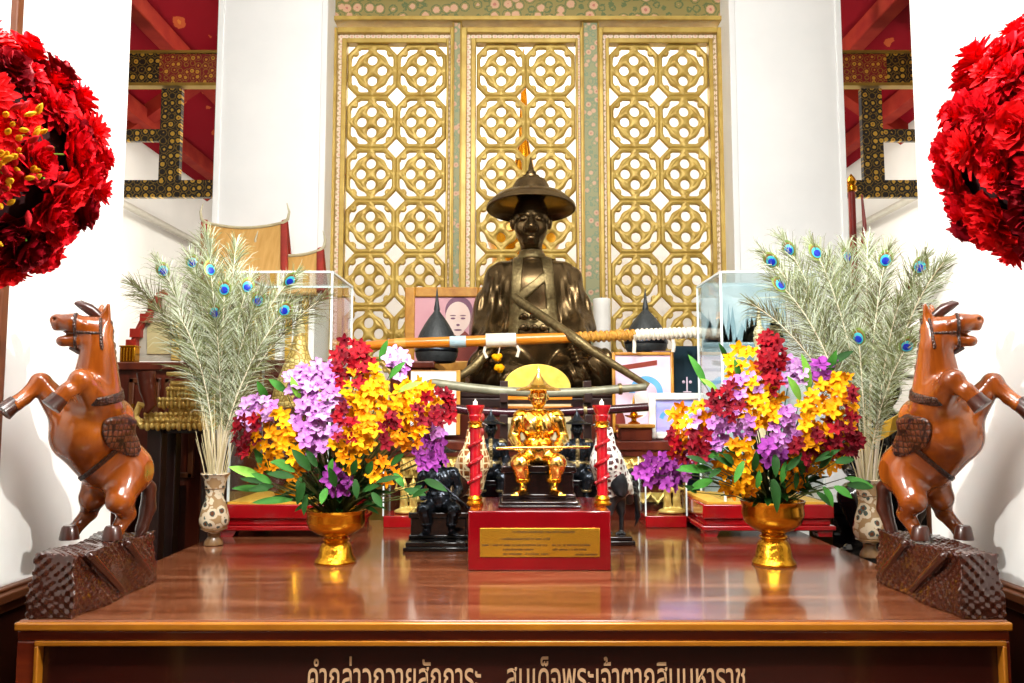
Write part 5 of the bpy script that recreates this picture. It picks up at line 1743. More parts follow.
for a, b in ((127, 158), (163, 194)):
    d0, d1 = cp(a, 430), cp(b, 430)
    z1, z0 = cp(150, 378).z, cp(150, 478).z
    d = MB(); d.box(d0.x, d1.x, Yc + .006, Yc + .02, z0, z1)
    d.build('door', 'cabinet_wood', t, bevel=.002)
    m = MB(); w_ = .02
    m.box(d0.x, d0.x + w_, Yc - .003, Yc + .006, z0, z1); m.box(d1.x - w_, d1.x, Yc - .003, Yc + .006, z0, z1); m.box(d0.x, d1.x, Yc - .003, Yc + .006, z1 - w_, z1); m.box(d0.x, d1.x, Yc - .003, Yc + .006, z0, z0 + w_)
    m.build('door_frame', 'brown_trim', t, bevel=.003)
m = MB(); p = cp(131, 412); m.box(p.x - .012, p.x + .012, Yc - .01, Yc, p.z - .03, p.z + .03); m.tube([(p.x, Yc - .012, p.z + .015), (p.x, Yc - .02, p.z), (p.x, Yc - .012, p.z - .03)], .004, 6); m.build('brass_handle', 'gold_relief', t)
# stepped frame
outl = [(166, 292), (158, 296), (156, 303), (150, 312), (148, 317), (143, 322), (138, 332), (136, 337), (134, 343), (134, 361)]
m = MB()
for (a, b), (c_, d_) in zip(outl, outl[1:]):
    p, q_ = cp(a, b, .1), cp(c_, d_, .1)
    m.tube([p, q_], .014, 6)
for (a, b) in outl[2::2]:
    p = cp(a, b, .1); m.box(p.x - .024, p.x + .016, p.y - .018, p.y + .018, p.z - .022, p.z + .012)
m.build('stepped_frame', 'barge_red', t)
poly = [cp(a, b, .11) for a, b in outl] + [cp(186, 361, .11), cp(186, 318, .11), (cp(176, 296, .11))]
MB().prism(poly, (0, .01, 0)).build('backing', 'pipe_grey', t, recalc=True)
poly = [cp(a, b, .105) for a, b in ((147, 328), (152, 322), (170, 322), (170, 354), (147, 354))]
MB().prism(poly, (0, .004, 0)).build('mirror', 'mirror_beige', t, recalc=True)
m = MB(); p = cp(174, 322, .1); q_ = cp(180, 361, .1); m.box(p.x, q_.x, Yc + .08, Yc + .12, q_.z, p.z); m.build('gilt_post', 'carved_gilt', t, bevel=.004)
p = cp(131, 354, .06); t2 = thing('gold_box', 'small gold fluted box on the corner of the mirror cabinet', 'box', (p.x, Yc + .06, zc))
s = Yc / F
m = MB(); hw = 7.6 * s; hz = cp(131, 346, .06).z
m.box(p.x - hw, p.x + hw, Yc + .03, Yc + .072, zc + .0004, hz - .006)
m.build('box_body', 'gold', t2, bevel=.003)
m = MB()
for i in range(5): m.tube([(p.x - hw + (i + .5) * hw * .4, Yc + .028, zc + .006), (p.x - hw + (i + .5) * hw * .4, Yc + .028, hz - .01)], hw * .14, 8)
m.build('flute', 'gold', t2)
MB().box(p.x - hw * 1.08, p.x + hw * 1.08, Yc + .026, Yc + .076, hz - .006, hz).build('lid', 'gold', t2, bevel=.002)

# gilded carved console
Yg = 2.74
def gq(px, py, d=0): return at(px, py, Yg + d)
s = Yg / F
x0, x1 = gq(140, 400).x, gq(219, 400).x
zt, zb_ = gq(180, 372).z, gq(180, 428).z
t = thing('gilded_console', 'gilded carved altar shelf on a dark leg stand beside the peacock vase', 'altar shelf', ((x0 + x1) / 2, Yg + .1, 0))
m = MB(); m.box(x0 + .09, x1, Yg - .01, Yg + .24, zt - .014, zt); m.box(x0 + .1, x1 - .01, Yg, Yg + .23, zt - .045, zt - .03); m.build('shelf_board', 'carved_gilt', t, bevel=.003)
MB().box(x0 + .105, x1 - .015, Yg + .005, Yg + .23, zt - .03, zt - .014).build('red_band', 'barge_red', t)
m = MB()
for r_, (zz, xo) in enumerate(((zt - .075, .09), (zt - .11, .06), (zb_ + .03, .015), (zb_ + .008, .0))):
    n = 15
    for i in range(n):
        xx = x0 + xo + (x1 - x0 - xo) * i / n; w_ = (x1 - x0 - xo) / n
        m.ell((xx + w_ * .5, Yg + .004, zz - .001), (w_ * .52, .014, .013 + .005 * (i % 2)), nu=10, nv=7)
        m.ell((xx + w_ * .5, Yg - .004, zz + .017), (.008, .006, .008), nu=8, nv=6)
    m.box(x0 + xo, x1, Yg + .0, Yg + .2, zz + .002, zz + .02)
m.box(x0 + .09, x1 - .02, Yg + .02, Yg + .2, zb_ + .02, zt - .04)
m.tube([(x0 + .01, Yg, zb_ + .01), (x0 - .015, Yg, zb_ + .04), (x0, Yg, zb_ + .08), (x0 + .03, Yg, zb_ + .07)], .012, 8)
m.build('carving', 'carved_gilt', t)
xm, ym = (x0 + x1) / 2, Yg + .1
m = MB()
for sx in (x0 + .04, x1 - .04):
    m.box(sx - .025, sx + .025, Yg + .03, Yg + .08, 0, zb_ + .01); m.box(sx - .025, sx + .025, Yg + .15, Yg + .2, 0, zb_ + .01)
m.box(x0 + .04, x1 - .04, Yg + .05, Yg + .18, zb_ - .02, zb_ + .004)
m.build('leg_stand', 'dark_rack', t, bevel=.003)
m = MB(); p = gq(147, 390); m.tube([gq(146, 372, -.03), gq(148, 390, -.03), gq(151, 405, -.03), gq(146, 412, -.03)], [.03, .028, .02, .012], 10); m.build('carved_bracket', 'cabinet_wood', t)

# red pole with golden tip by the right column, brown stick
p = at(853, 232, 4.6)
t = thing('ceremonial_pole', 'dark red pole with a gold tip standing behind the peacock feathers', 'pole', (p.x, 4.6, 0))
zt = at(846, 192, 4.6).z
MB().tube([(p.x, 4.6, 0), (p.x, 4.6, zt)], .02, 12).build('shaft', 'barge_red', t)
MB().lathe((p.x, 4.6, zt), [(.022, 0), (.032, .008), (.032, .03), (.02, .04), (.03, .06), (.022, .08), (.008, .1), (.001, .11)], 16).build('gold_tip', 'gold', t)
m = MB(); m.tube([(p.x + .05, 4.58, zt - .02), (p.x + .06, 4.58, zt - .2), (p.x + .05, 4.58, zt - .34)], [.006, .012, .02], 8); m.build('tassel', 'barge_red', t)

# ------------------------------------------------ glossy black seated statue at the right
Yb2 = 3.05
k2 = 1.62
base = at(888, 560, Yb2)
zq = at(888, 497 + 60, Yb2).z
seated('black_seated_statue', 'glossy black seated statue with a gold sash behind the rearing horse', 'statue', lambda a, b: (884 + (a - 538.5) * k2, 552 + (b - 497) * k2), Yb2, k2, .0085, 'black_lacquer', 'black_lacquer', 'black_lacquer', None, Vector((base.x, Yb2, .0)))
st = [o for o in bpy.data.objects if o.name.startswith('black_seated_statue')][0]
m = MB()
s = Yb2 / F
def bq(px, py, d): return at(px, py, Yb2 + d)
N = 8
pts = [bq(855, 445, -.14), bq(866, 440, -.17), bq(878, 433, -.18), bq(890, 427, -.17), bq(902, 419, -.12), bq(908, 412, -.05)]
for i in range(len(pts) - 1):
    a, b = pts[i], pts[i + 1]
    m.obox((a + b) / 2, (b - a) * .53, Vector((0, .006, 0)), Vector((.25, 0, 1)).normalized() * 8.5 * s)
m.build('gold_sash', 'gold_cloth', st)
# brown stick and dark arch behind the horse's head
a = [at(908, 282, 2.6), at(914, 288, 2.6), at(921, 300, 2.6), at(926, 325, 2.6), at(928, 420, 2.6)]
t = thing('walking_staff', 'crook-topped brown wooden staff standing behind the horse with the peacock feathers', 'staff', (a[-1].x, 2.6, 0))
MB().tube([a[0], a[1], a[2], a[3], a[4], Vector((a[4].x, 2.6, .0))], [.014, .018, .018, .016, .016, .016], 10).build('shaft', 'brown_trim', t)
MB().tube([at(906, 296, 2.6), at(902, 304, 2.6), at(900, 318, 2.6)], [.008, .012, .010], 8).build('dark_crook', 'dark_rack', t)
# ------------------------------------------------------------ peacock vases
def vase(px, pytop, pybot, hw, lab):
    f = onz(px, pybot - 5, TZ)
    Y = f.y; s = Y / F
    H = at(px, pytop, Y).z - TZ
    t = thing('ceramic_vase', lab, 'vase', (f.x, Y, TZ), 'painted peacock vases')
    w = hw * s
    MB().lathe((f.x, Y, TZ + .0003), [(.62 * w, 0), (.66 * w, .01 * H), (.6 * w, .06 * H), (.4 * w, .12 * H), (.42 * w, .17 * H)], 32).build('foot', 'vase_brown', t)
    MB().lathe((f.x, Y, TZ + .17 * H), [(.42 * w, 0), (.8 * w, .05 * H), (1.0 * w, .13 * H), (1.02 * w, .2 * H), (.86 * w, .34 * H), (.66 * w, .47 * H), (.6 * w, .54 * H), (.66 * w, .60 * H), (.72 * w, .70 * H), (.88 * w, .79 * H), (1.0 * w, .82 * H), (.98 * w, .83 * H), (.80 * w, .79 * H), (.6 * w, .7 * H), (.5 * w, .6 * H)], 36).build('vase_body', 'vase_painted', t)
    m = MB()
    for a, r_ in ((.22, .84), (.57, .70), (.78, .66)):
        m.lathe((f.x, Y, TZ + a * H), [(r_ * w * 1.0, 0), (r_ * w * 1.08, .008 * H), (r_ * w * 1.0, .02 * H)], 36)
    m.build('brown_band', 'vase_brown', t)
    return Vector((f.x, Y, TZ + H * .88)), w * .45
LV, LVr = vase(213.5, 473, 550, 14, 'brown and cream painted vase of peacock feathers near the gilded shelf')
RV, RVr = vase(870, 479, 562, 14.5, 'brown and cream painted vase of peacock feathers near the horse and black statue')

prng = random.Random(11)
def bez(a, b, c, t): return a * (1 - t) ** 2 + b * 2 * t * (1 - t) + c * t * t
def feather(lab, base, rad, tip, ctrl=None, eye=True, dark=False, size=1.0, length=.085):
    off = Vector((prng.uniform(-1, 1), prng.uniform(-1, 1), 0)) * rad * .8
    P0 = base + off + Vector((0, 0, -.05))
    P2 = tip
    P1 = ctrl if ctrl is not None else P0 + Vector(((P2.x - P0.x) * prng.uniform(.12, .26), (P2.y - P0.y) * .3, (P2.z - P0.z) * prng.uniform(.62, .78)))
    t = thing('peacock_feather', lab, 'feather', base + off * .5, 'peacock feathers')
    N = 16
    pts = [bez(P0, P1, P2, i / N) for i in range(N + 1)]
    MB().tube(pts, [.0023 * (1 - .75 * i / N) + .0004 for i in range(N + 1)], 6).build('quill', 'quill_cream', t)
    tw = prng.uniform(-.6, .6)
    m1 = MB(); mi = []
    L = (P2 - P0).length
    n = int(L / .0036)
    for i in range(n):
        f = .27 + .73 * (i + prng.random()) / n
        p = bez(P0, P1, P2, f)
        d = (bez(P0, P1, P2, min(1, f + .02)) - bez(P0, P1, P2, f - .02)).normalized()
        view = (p - CAM).normalized()
        sd = d.cross(view).normalized()
        fr = d.cross(sd)
        for sg in (-1, 1):
            a = tw + prng.gauss(0, .6)
            side = sd * math.cos(a) * sg + fr * math.sin(a)
            prof = min(1, (f - .20) / .28) * (1.0 if f < .84 else 1.0 - .45 * (f - .84) / .16)
            ln = length * size * prof * prng.uniform(.5, 1.25)
            ang = 1.0 - .40 * f + prng.gauss(0, .22)
            if f > .93: ang *= .6
            dr = side * math.sin(ang) + d * math.cos(ang)
            curl = prng.uniform(-.15, .5)
            q1 = p + dr * ln * .45
            q2 = p + dr * ln * .78 + d * ln * .16 * curl + Vector((0, 0, -ln * .10 * prng.random()))
            q3 = q2 + (dr * .10 + d * .22 * curl + side * .10) * ln + Vector((0, 0, -ln * prng.uniform(0, .22)))
            w_ = .00062 + .0003 * prng.random()
            nrm = dr.cross(view).normalized() * w_
            v = [p - nrm, p + nrm, q1 + nrm, q1 - nrm, q2 + nrm * .7, q2 - nrm * .7, q3 + nrm * .2, q3 - nrm * .2]
            m1.raw(v, [(0, 1, 2, 3), (3, 2, 4, 5), (5, 4, 6, 7)])
            mi += [prng.choices((0, 1, 2), (1, 1, 6) if dark else (5, 4, 1.6))[0]] * 3
    ob = m1.build('barbs', ['barb_green', 'barb_pale', 'barb_brown'], t, smooth=False)
    ob.data.polygons.foreach_set('material_index', mi)
    if eye:
        c = bez(P0, P1, P2, .945)
        d = (P2 - bez(P0, P1, P2, .85)).normalized()
        view = (c - CAM).normalized()
        sd = d.cross(view).normalized()
        nr = sd.cross(d).normalized()
        if nr.dot(view) > 0: nr = -nr
        tlt = prng.uniform(-.75, .75)
        sd = (sd * math.cos(tlt) + nr * math.sin(tlt)).normalized(); nr = sd.cross(d).normalized()
        if nr.dot(view) > 0: nr = -nr
        R3 = Matrix((sd, d, nr)).transposed()
        for nm, mm, rx, ry, o, sh in (('eye_fringe', 'eye_green', .0185, .026, 0, 0), ('eye_ring', 'eye_bronze', .0155, .020, .0012, -.001), ('eye_spot', 'eye_cyan', .0135, .0155, .0024, -.003), ('eye_heart', 'eye_blue', .0098, .0098, .0036, -.005)):
            MB().ell(c + nr * o + d * sh * size, (rx * size, ry * size, .0012), R3, 18, 6).build(nm, mm, t)
lt = [
    (158, 262, .0, 1, 'with a pale eye reaching furthest towards the hall wall', 0),
    (190, 256, .05, 1, 'whose eye is just inside the outermost pair', 0),
    (209, 262, .0, 1, 'with a tall cyan eye below the horn finial of the temple', 0),
    (225, 279, -.04, 1, 'with a dark blue eye below the temple roof ridge', 0),
    (250, 279, .02, 1, 'with a dark blue eye before the tan temple roof', 0),
    (262, 292, -.03, 1, 'with a dark eye lowest before the tan temple roof', 0),
    (297, 274, .02, 1, 'with a blue eye against the top edge of the wicker hat case', 0),
    (292, 302, -.05, 1, 'with a pale cyan eye before the wicker hat spire', 0),
    (214, 306, -.08, 1, 'with a pale cyan eye half way up the plume by the gilded shelf', 0),
    (132, 284, .03, 0, 'drooping dark at the end nearest the mirror cabinet', 1),
    (324, 297, .0, 0, 'drooping brown before the corner of the wicker hat case', 1),
    (206, 234, .08, 0, 'rising highest, pale, beside the temple horn finial', 0),
    (236, 244, .07, 0, 'pale and thin before the temple roof', 0),
    (180, 318, -.05, 0, 'short and loose above the gilded shelf', 0),
    (270, 330, .05, 0, 'short and loose beside the wicker hat', 0),
    (240, 305, .03, 0, 'short and dense in the middle of the plume by the gilded shelf', 1),
    (196, 290, .06, 0, 'standing behind the cyan eyes near the mirror cabinet', 0)]
for px, py, dy, ey, lab, dk in lt:
    feather('peacock feather ' + lab, LV, LVr, at(px, py, LV.y + dy), eye=bool(ey), dark=bool(dk), size=1.12)
rt = [
    (762, 251, .0, 'with a blue eye third from the top on the lattice side', 0, 1),
    (782, 238, .05, 'with a blue eye highest on the lattice side', 0, 1),
    (772, 278, -.04, 'with a large blue eye just above the cream spire', 0, 1),
    (811, 244, .02, 'with a violet-blue eye top in front of the white column', 1, 1),
    (846, 247, .05, 'with a dark blue eye top beside the red pole', 1, 1),
    (888, 250, -.06, 'with a dark green-blue eye near the horse head', 0, 1),
    (926, 256, -.26, 'with a large blue eye reaching furthest towards the red flower ball', 1, 1),
    (858, 331, -.06, 'with a small green eye low in the middle of the plume', 1, 1),
    (912, 338, -.2, 'with a teal eye just beside the horse ear', 1, 1),
    (752, 304, .0, 'drooping brown with no eye before the cream spire case', 1, 0),
    (944, 262, -.32, 'pale and wispy over the horse head', 0, 0),
    (868, 240, .06, 'pale and thin against the hall wall', 0, 0),
    (828, 256, .03, 'pale and dense over the white column', 0, 0),
    (800, 285, -.02, 'bright and loose beside the landscape print', 0, 0),
    (900, 300, -.2, 'short and loose behind the horse ears', 0, 0),
    (880, 290, -.04, 'dense and green in the middle of the plume by the horse', 1, 0),
    (838, 290, .05, 'dense and brown between the column and the print', 1, 0)]
for px, py, dy, lab, dk, ey in rt:
    feather('peacock feather ' + lab, RV, RVr, at(px, py, RV.y + dy), eye=bool(ey), dark=bool(dk) and not ey, size=1.08)
# dry stalks in each vase
for V, r_, lab in ((LV, LVr, 'the vase by the gilded shelf'), (RV, RVr, 'the vase by the horse and black statue')):
    m = MB()
    for i in range(46):
        a = prng.uniform(0, 2 * PI); q = prng.uniform(.1, .8) * r_
        p = V + Vector((math.cos(a) * q, math.sin(a) * q, -.06))
        e = p + Vector((math.cos(a) * .035 * prng.uniform(.3, 1.6), math.sin(a) * .03, prng.uniform(.16, .33)))
        m.tube([p, (p + e) / 2 + Vector((0, 0, .01)), e], [.0016, .0013, .0006], 5)
    tag(m.build('straw_stalks', 'stalk_straw', origin=V), 'pale dry stalks of feathers packed in ' + lab, 'stalks', 'feather stalks', 'stuff')

# ------------------------------------------------------------ orchids in gold bowls
def petal_grid(m, L, W, cup, curl, Rm, nu=3, nv=4, ruffle=0.0, base=0.15):
    vs_ = []
    for j in range(nv + 1):
        f = j / nv
        w_ = W * (base * (1 - f) + math.sin(PI * (0.12 + .80 * f)) ) * .5
        for i in range(nu + 1):
            g = i / nu * 2 - 1
            z = cup * L * f * f + curl * L * (g * g) * .3 + ruffle * L * math.sin(g * 7 + f * 5) * f
            vs_.append(Rm @ Vector((g * w_, L * f, z)))
    fs = []
    for j in range(nv):
        for i in range(nu):
            a = j * (nu + 1) + i
            fs.append((a, a + 1, a + nu + 2, a + nu + 1))
    m.raw(vs_, fs)
    return m
def orchid_mesh(nm, m_, size, lipm, kind):
    m = MB()
    r_ = random.Random(hash(nm) % 100 + len(nm))
    for k in range(5):
        a = 2 * PI * k / 5 + .1 * r_.uniform(-1, 1)
        Rm = Matrix.Rotation(a, 3, 'Z') @ Matrix.Rotation(r_.uniform(-.15, .25), 3, 'X')
        wd = (.62 if kind == 'round' else .52 if kind == 'mid' else .32) * (1.25 if k in (1, 4) else 1)
        petal_grid(m, size, size * wd, r_.uniform(-.1, .18), .3, Rm, 2, 3, .03)
    for s_ in (-1, 0, 1):
        Rm = Matrix.Rotation(s_ * .5 + PI, 3, 'Z') @ Matrix.Rotation(.8, 3, 'X')
        petal_grid(m, size * .5, size * .26, .3, .5, Rm, 2, 2)
    m.ell((0, 0, size * .12), (size * .1, size * .1, size * .16), nu=8, nv=5)
    return m.mesh(nm, m_, (0, 0, 0), True, None)
OR = {}
for col, m_, sz, kd in (('yellow', 'yellow_petal', .022, 'mid'), ('amber', 'amber_petal', .021, 'mid'), ('orchid', 'orchid_petal', .021, 'round'), ('pale', 'pale_orchid', .021, 'round'), ('deep', 'deep_orchid', .023, 'round'), ('garnet', 'garnet_petal', .019, 'mid'), ('crimson', 'crimson_petal', .019, 'mid')):
    OR[col] = [orchid_mesh('blossom', m_, sz, m_, kd) for _ in range(3)]
CN = {'yellow': 'yellow orchid blossom', 'amber': 'amber orchid blossom', 'orchid': 'lilac orchid blossom', 'pale': 'pale lilac orchid blossom', 'deep': 'deep purple orchid blossom', 'garnet': 'dark garnet orchid blossom', 'crimson': 'crimson orchid blossom'}

def leaf_mesh(m, a, d, up, L, W, bend):
    """a folded pointed leaf from a along d"""
    d = d.normalized(); sd = d.cross(up).normalized(); up = sd.cross(d)
    vs_ = []
    N = 7
    for j in range(N + 1):
        f = j / N
        c = a + d * L * f - up * bend * L * f * f
        w_ = W * math.sin(PI * min(1, .06 + f * .94)) ** .8 * .5 + .0004
        vs_ += [c + sd * w_ + up * w_ * .3, c, c - sd * w_ + up * w_ * .3]
    fs = []
    for j in range(N):
        b = j * 3
        fs += [(b, b + 1, b + 4, b + 3), (b + 1, b + 2, b + 5, b + 4)]
    m.raw(vs_, fs)
    return m

def bowl(px, ytop, ybot, hw, lab):
    f = onz(px, ybot - 4, TZ); Y = f.y; s = Y / F
    H = at(px, ytop, Y).z - TZ
    w = hw * s
    t = thing('pedestal_bowl', lab, 'bowl', (f.x, Y, TZ), 'gold pedestal bowls')
    MB().lathe((f.x, Y, TZ + .0003), [(.66 * w, 0), (.68 * w, .03 * H), (.62 * w, .08 * H), (.56 * w, .12 * H), (.50 * w, .30 * H), (.44 * w, .36 * H), (.34 * w, .40 * H)], 40).build('pedestal', 'gold_relief', t)
    MB().lathe((f.x, Y, TZ + .38 * H), [(.34 * w, 0), (.40 * w, .02 * H), (.44 * w, .05 * H), (.42 * w, .07 * H), (.36 * w, .09 * H), (.36 * w, .12 * H)], 40).build('knop', 'gold', t)
    MB().lathe((f.x, Y, TZ + .49 * H), [(.36 * w, 0), (.62 * w, .06 * H), (.86 * w, .16 * H), (.95 * w, .30 * H), (.93 * w, .42 * H), (.97 * w, .48 * H), (1.0 * w, .51 * H), (.95 * w, .51 * H), (.88 * w, .42 * H), (.88 * w, .3 * H), (.7 * w, .15 * H), (.3 * w, .08 * H)], 44).build('cup', 'gold', t)
    return Vector((f.x, Y, TZ + H))

def bouquet(name, lab, B, cxy, rxy, dz_, patches, leaves, depth=.17):
    t = thing(name, lab, 'flower arrangement', B)
    r_ = random.Random(len(patches) * 7 + int(cxy[0]))
    root = B + Vector((0, 0, -.03))
    n_part = 0
    rest = {}
    spots = []
    for col, cx, cy, sx, sy, n in patches:
        for i in range(int(n * 1.55)):
            for _ in range(20):
                u, v = r_.uniform(-1, 1), r_.uniform(-1, 1)
                if u * u + v * v > 1: continue
                px, py = cx + u * sx, cy + v * sy
                if all((px - a) ** 2 + (py - b) ** 2 > 46 for a, b, *_ in spots): break
            e = 1 - ((px - cxy[0]) / rxy[0]) ** 2 - ((py - cxy[1]) / rxy[1]) ** 2
            Y = B.y + .02 - depth * math.sqrt(max(0.02, e)) + r_.uniform(-.015, .03) - (.025 if col in ('garnet', 'crimson') else 0)
            alt = {'yellow': 'amber', 'amber': 'yellow', 'orchid': 'pale', 'pale': 'orchid', 'deep': 'orchid', 'garnet': 'crimson', 'crimson': 'garnet'}
            spots.append((px, py, Y, alt[col] if r_.random() < .18 else col))
    spots.sort(key=lambda q: q[2])
    stems = MB()
    for k, (px, py, Y, col) in enumerate(spots):
        p = at(px, py, Y)
        out = (p - (root + Vector((0, 0, .10)))).normalized()
        look = ((CAM - p).normalized() * .9 + out * .8 + Vector((r_.gauss(0, .35), r_.gauss(0, .3), r_.gauss(0, .35)))).normalized()
        q = face_dir(look, r_.uniform(0, 6.28))
        sc = r_.uniform(.85, 1.2)
        if k < 98:
            place_part('blossom', r_.choice(OR[col]), t, p, q, sc, CN[col])
        else:
            rest.setdefault(col, []).append((p, q, sc))
        if k % 4 == 0:
            e = p - look * .012
            mid = root.lerp(e, .5) + Vector((0, 0, .03))
            stems.tube([root, mid, e], [.0022, .0018, .001], 5)
    for col, lst in rest.items():
        m = MB()
        me = OR[col][0]
        base = np.array([v.co[:] for v in me.vertices]); fs = [tuple(f.vertices) for f in me.polygons]
        for p, q, sc in lst:
            Rm = np.array(q.to_matrix()) * sc
            m.raw((base @ Rm.T + np.array(p)).tolist(), fs)
        o = m.build('blossoms', {'yellow': 'yellow_petal', 'amber': 'amber_petal', 'orchid': 'orchid_petal', 'pale': 'pale_orchid', 'deep': 'deep_orchid', 'garnet': 'garnet_petal', 'crimson': 'crimson_petal'}[col], t, sharp=None)
        o['kind'] = 'stuff'
    for px, py, ang, L, W, m_, dy in leaves:
        a = at(px, py, B.y + dy)
        stems.tube([root, root.lerp(a, .5) + Vector((0, 0, .015)), a], [.002, .0016, .001], 5)
        d = Vector((math.cos(ang), -.45 + r_.uniform(-.3, .3), math.sin(ang)))
        up = Vector((r_.uniform(-.3, .3), -1, .6)).normalized()
        leaf_mesh(MB(), a, d, up, L, W, r_.uniform(.05, .3)).build('leaf', m_, t, sharp=None)
    stems.build('stems', 'stem_green', t)
    # dense leafy heart low in the bunch
    m = MB()
    for i in range(170):
        a = r_.uniform(0, 2 * PI); f = r_.uniform(.2, 1.0); hq = r_.random()
        c = root + Vector((math.cos(a) * (.09 + .07 * hq) * f, math.sin(a) * (.06 + .03 * hq) * f, .035 + .12 * hq))
        d = Vector((math.cos(a), math.sin(a), r_.uniform(-.2, .9)))
        leaf_mesh(m, c, d, Vector((0, -.3, 1)), r_.uniform(.045, .075), r_.uniform(.016, .024), .2)
    o = m.build('leaf_mass', 'leaf_dark', t, sharp=None)
    o['kind'] = 'stuff'
    return t

LB = bowl(335.5, 509, 566, 30.5, 'gold pedestal bowl of orchids beside the black statuette')
RB = bowl(774, 500, 568, 31.5, 'gold pedestal bowl of orchids with embossed foot beside the small clear case')
lp = [('yellow', 273, 440, 27, 30, 16), ('yellow', 365, 400, 20, 38, 22), ('yellow', 352, 448, 20, 20, 9), ('yellow', 415, 400, 22, 22, 15), ('amber', 408, 432, 20, 16, 9), ('amber', 385, 470, 16, 14, 5), ('amber', 290, 472, 12, 8, 3),
      ('orchid', 320, 412, 26, 40, 26), ('orchid', 316, 380, 20, 20, 8), ('pale', 258, 412, 18, 16, 9), ('pale', 298, 384, 12, 14, 6), ('pale', 398, 362, 10, 16, 6), ('deep', 432, 448, 18, 22, 9), ('deep', 338, 480, 10, 12, 4),
      ('garnet', 245, 432, 14, 22, 12), ('crimson', 352, 364, 20, 26, 20), ('crimson', 345, 425, 10, 20, 6), ('garnet', 434, 407, 20, 18, 14), ('garnet', 388, 425, 14, 20, 7), ('amber', 258, 470, 10, 10, 2)]
def auto_leaves(lst, cx, n, y0, y1, hw, seed):
    r_ = random.Random(seed)
    for i in range(n):
        f = (i + .5) / n * 2 - 1
        px = cx + f * hw + r_.uniform(-6, 6); py = r_.uniform(y0, y1)
        ang = PI / 2 - f * 1.5 + r_.uniform(-.6, .6)
        if r_.random() < .35: ang = -PI / 2 + f * 1.0 + r_.uniform(-.4, .4)
        lst.append((px, py, ang, r_.uniform(.04, .068), r_.uniform(.015, .022), r_.choice(['leaf_dark', 'leaf_dark', 'leaf_dark', 'leaf_mid']), r_.uniform(-.18, -.10)))
    return lst
ll = auto_leaves([], 338, 26, 462, 500, 75, 3)
ll += [(262, 478, 2.7, .09, .026, 'leaf_bright', -.06), (272, 476, 2.1, .085, .025, 'leaf_mid', -.07), (268, 490, 3.0, .09, .02, 'leaf_mid', -.08), (292, 500, 3.1, .10, .02, 'leaf_mid', -.1), (300, 398, 1.9, .06, .02, 'leaf_bright', -.12), (286, 392, 2.4, .055, .022, 'leaf_mid', -.1),
       (390, 378, .9, .06, .02, 'leaf_mid', -.1), (398, 392, .5, .07, .018, 'leaf_bright', -.1), (380, 360, 1.2, .06, .018, 'leaf_mid', -.04), (268, 400, 2.0, .06, .02, 'leaf_mid', -.05), (425, 480, -.3, .07, .022, 'leaf_dark', -.08), (310, 470, 2.2, .07, .025, 'leaf_dark', -.17)]
bouquet('orchid_bouquet', 'orchid bouquet of lilac, yellow and crimson sprays beside the black statuette', LB, (340, 425), (112, 85), 0, lp, ll)
rp_ = [('yellow', 745, 372, 20, 28, 12), ('yellow', 762, 405, 22, 22, 12), ('yellow', 826, 425, 26, 44, 30), ('yellow', 738, 470, 22, 28, 14), ('amber', 690, 420, 26, 16, 9), ('yellow', 842, 400, 12, 30, 8), ('amber', 795, 470, 12, 20, 6), ('amber', 680, 440, 12, 10, 3), ('yellow', 815, 462, 24, 14, 7),
      ('crimson', 770, 362, 12, 32, 20), ('garnet', 690, 442, 22, 18, 14), ('garnet', 834, 442, 26, 22, 22), ('garnet', 728, 402, 18, 18, 10), ('garnet', 806, 452, 14, 14, 7), ('garnet', 851, 404, 8, 16, 4),
      ('orchid', 730, 425, 24, 26, 14), ('orchid', 745, 388, 16, 16, 7), ('pale', 790, 372, 16, 14, 7), ('pale', 705, 425, 14, 14, 4), ('orchid', 780, 432, 16, 26, 9), ('deep', 664, 470, 26, 16, 15), ('deep', 822, 370, 16, 8, 5), ('deep', 775, 452, 14, 12, 4), ('orchid', 700, 452, 14, 10, 4)]
rl = auto_leaves([], 772, 26, 452, 494, 75, 8)
rl += [(705, 385, 2.0, .09, .022, 'leaf_mid', -.06), (718, 392, 2.5, .07, .02, 'leaf_bright', -.06), (808, 392, 1.7, .10, .026, 'leaf_bright', -.1), (820, 384, 1.2, .10, .028, 'leaf_mid', -.03), (800, 400, 2.1, .075, .022, 'leaf_bright', -.14), (712, 470, 3.0, .09, .026, 'leaf_mid', -.1), (712, 480, 3.4, .08, .024, 'leaf_mid', -.12), (772, 480, -1.5, .08, .024, 'leaf_dark', -.17), (830, 365, .7, .07, .022, 'leaf_dark', -.02), (728, 365, 2.0, .07, .02, 'leaf_dark', 0), (845, 478, -.2, .07, .02, 'leaf_mid', -.08), (740, 380, 1.9, .06, .018, 'leaf_mid', -.1)]
bouquet('orchid_bouquet', 'orchid bouquet of yellow, garnet and purple sprays beside the cream spire case', RB, (765, 420), (105, 88), 0, rp_, rl)

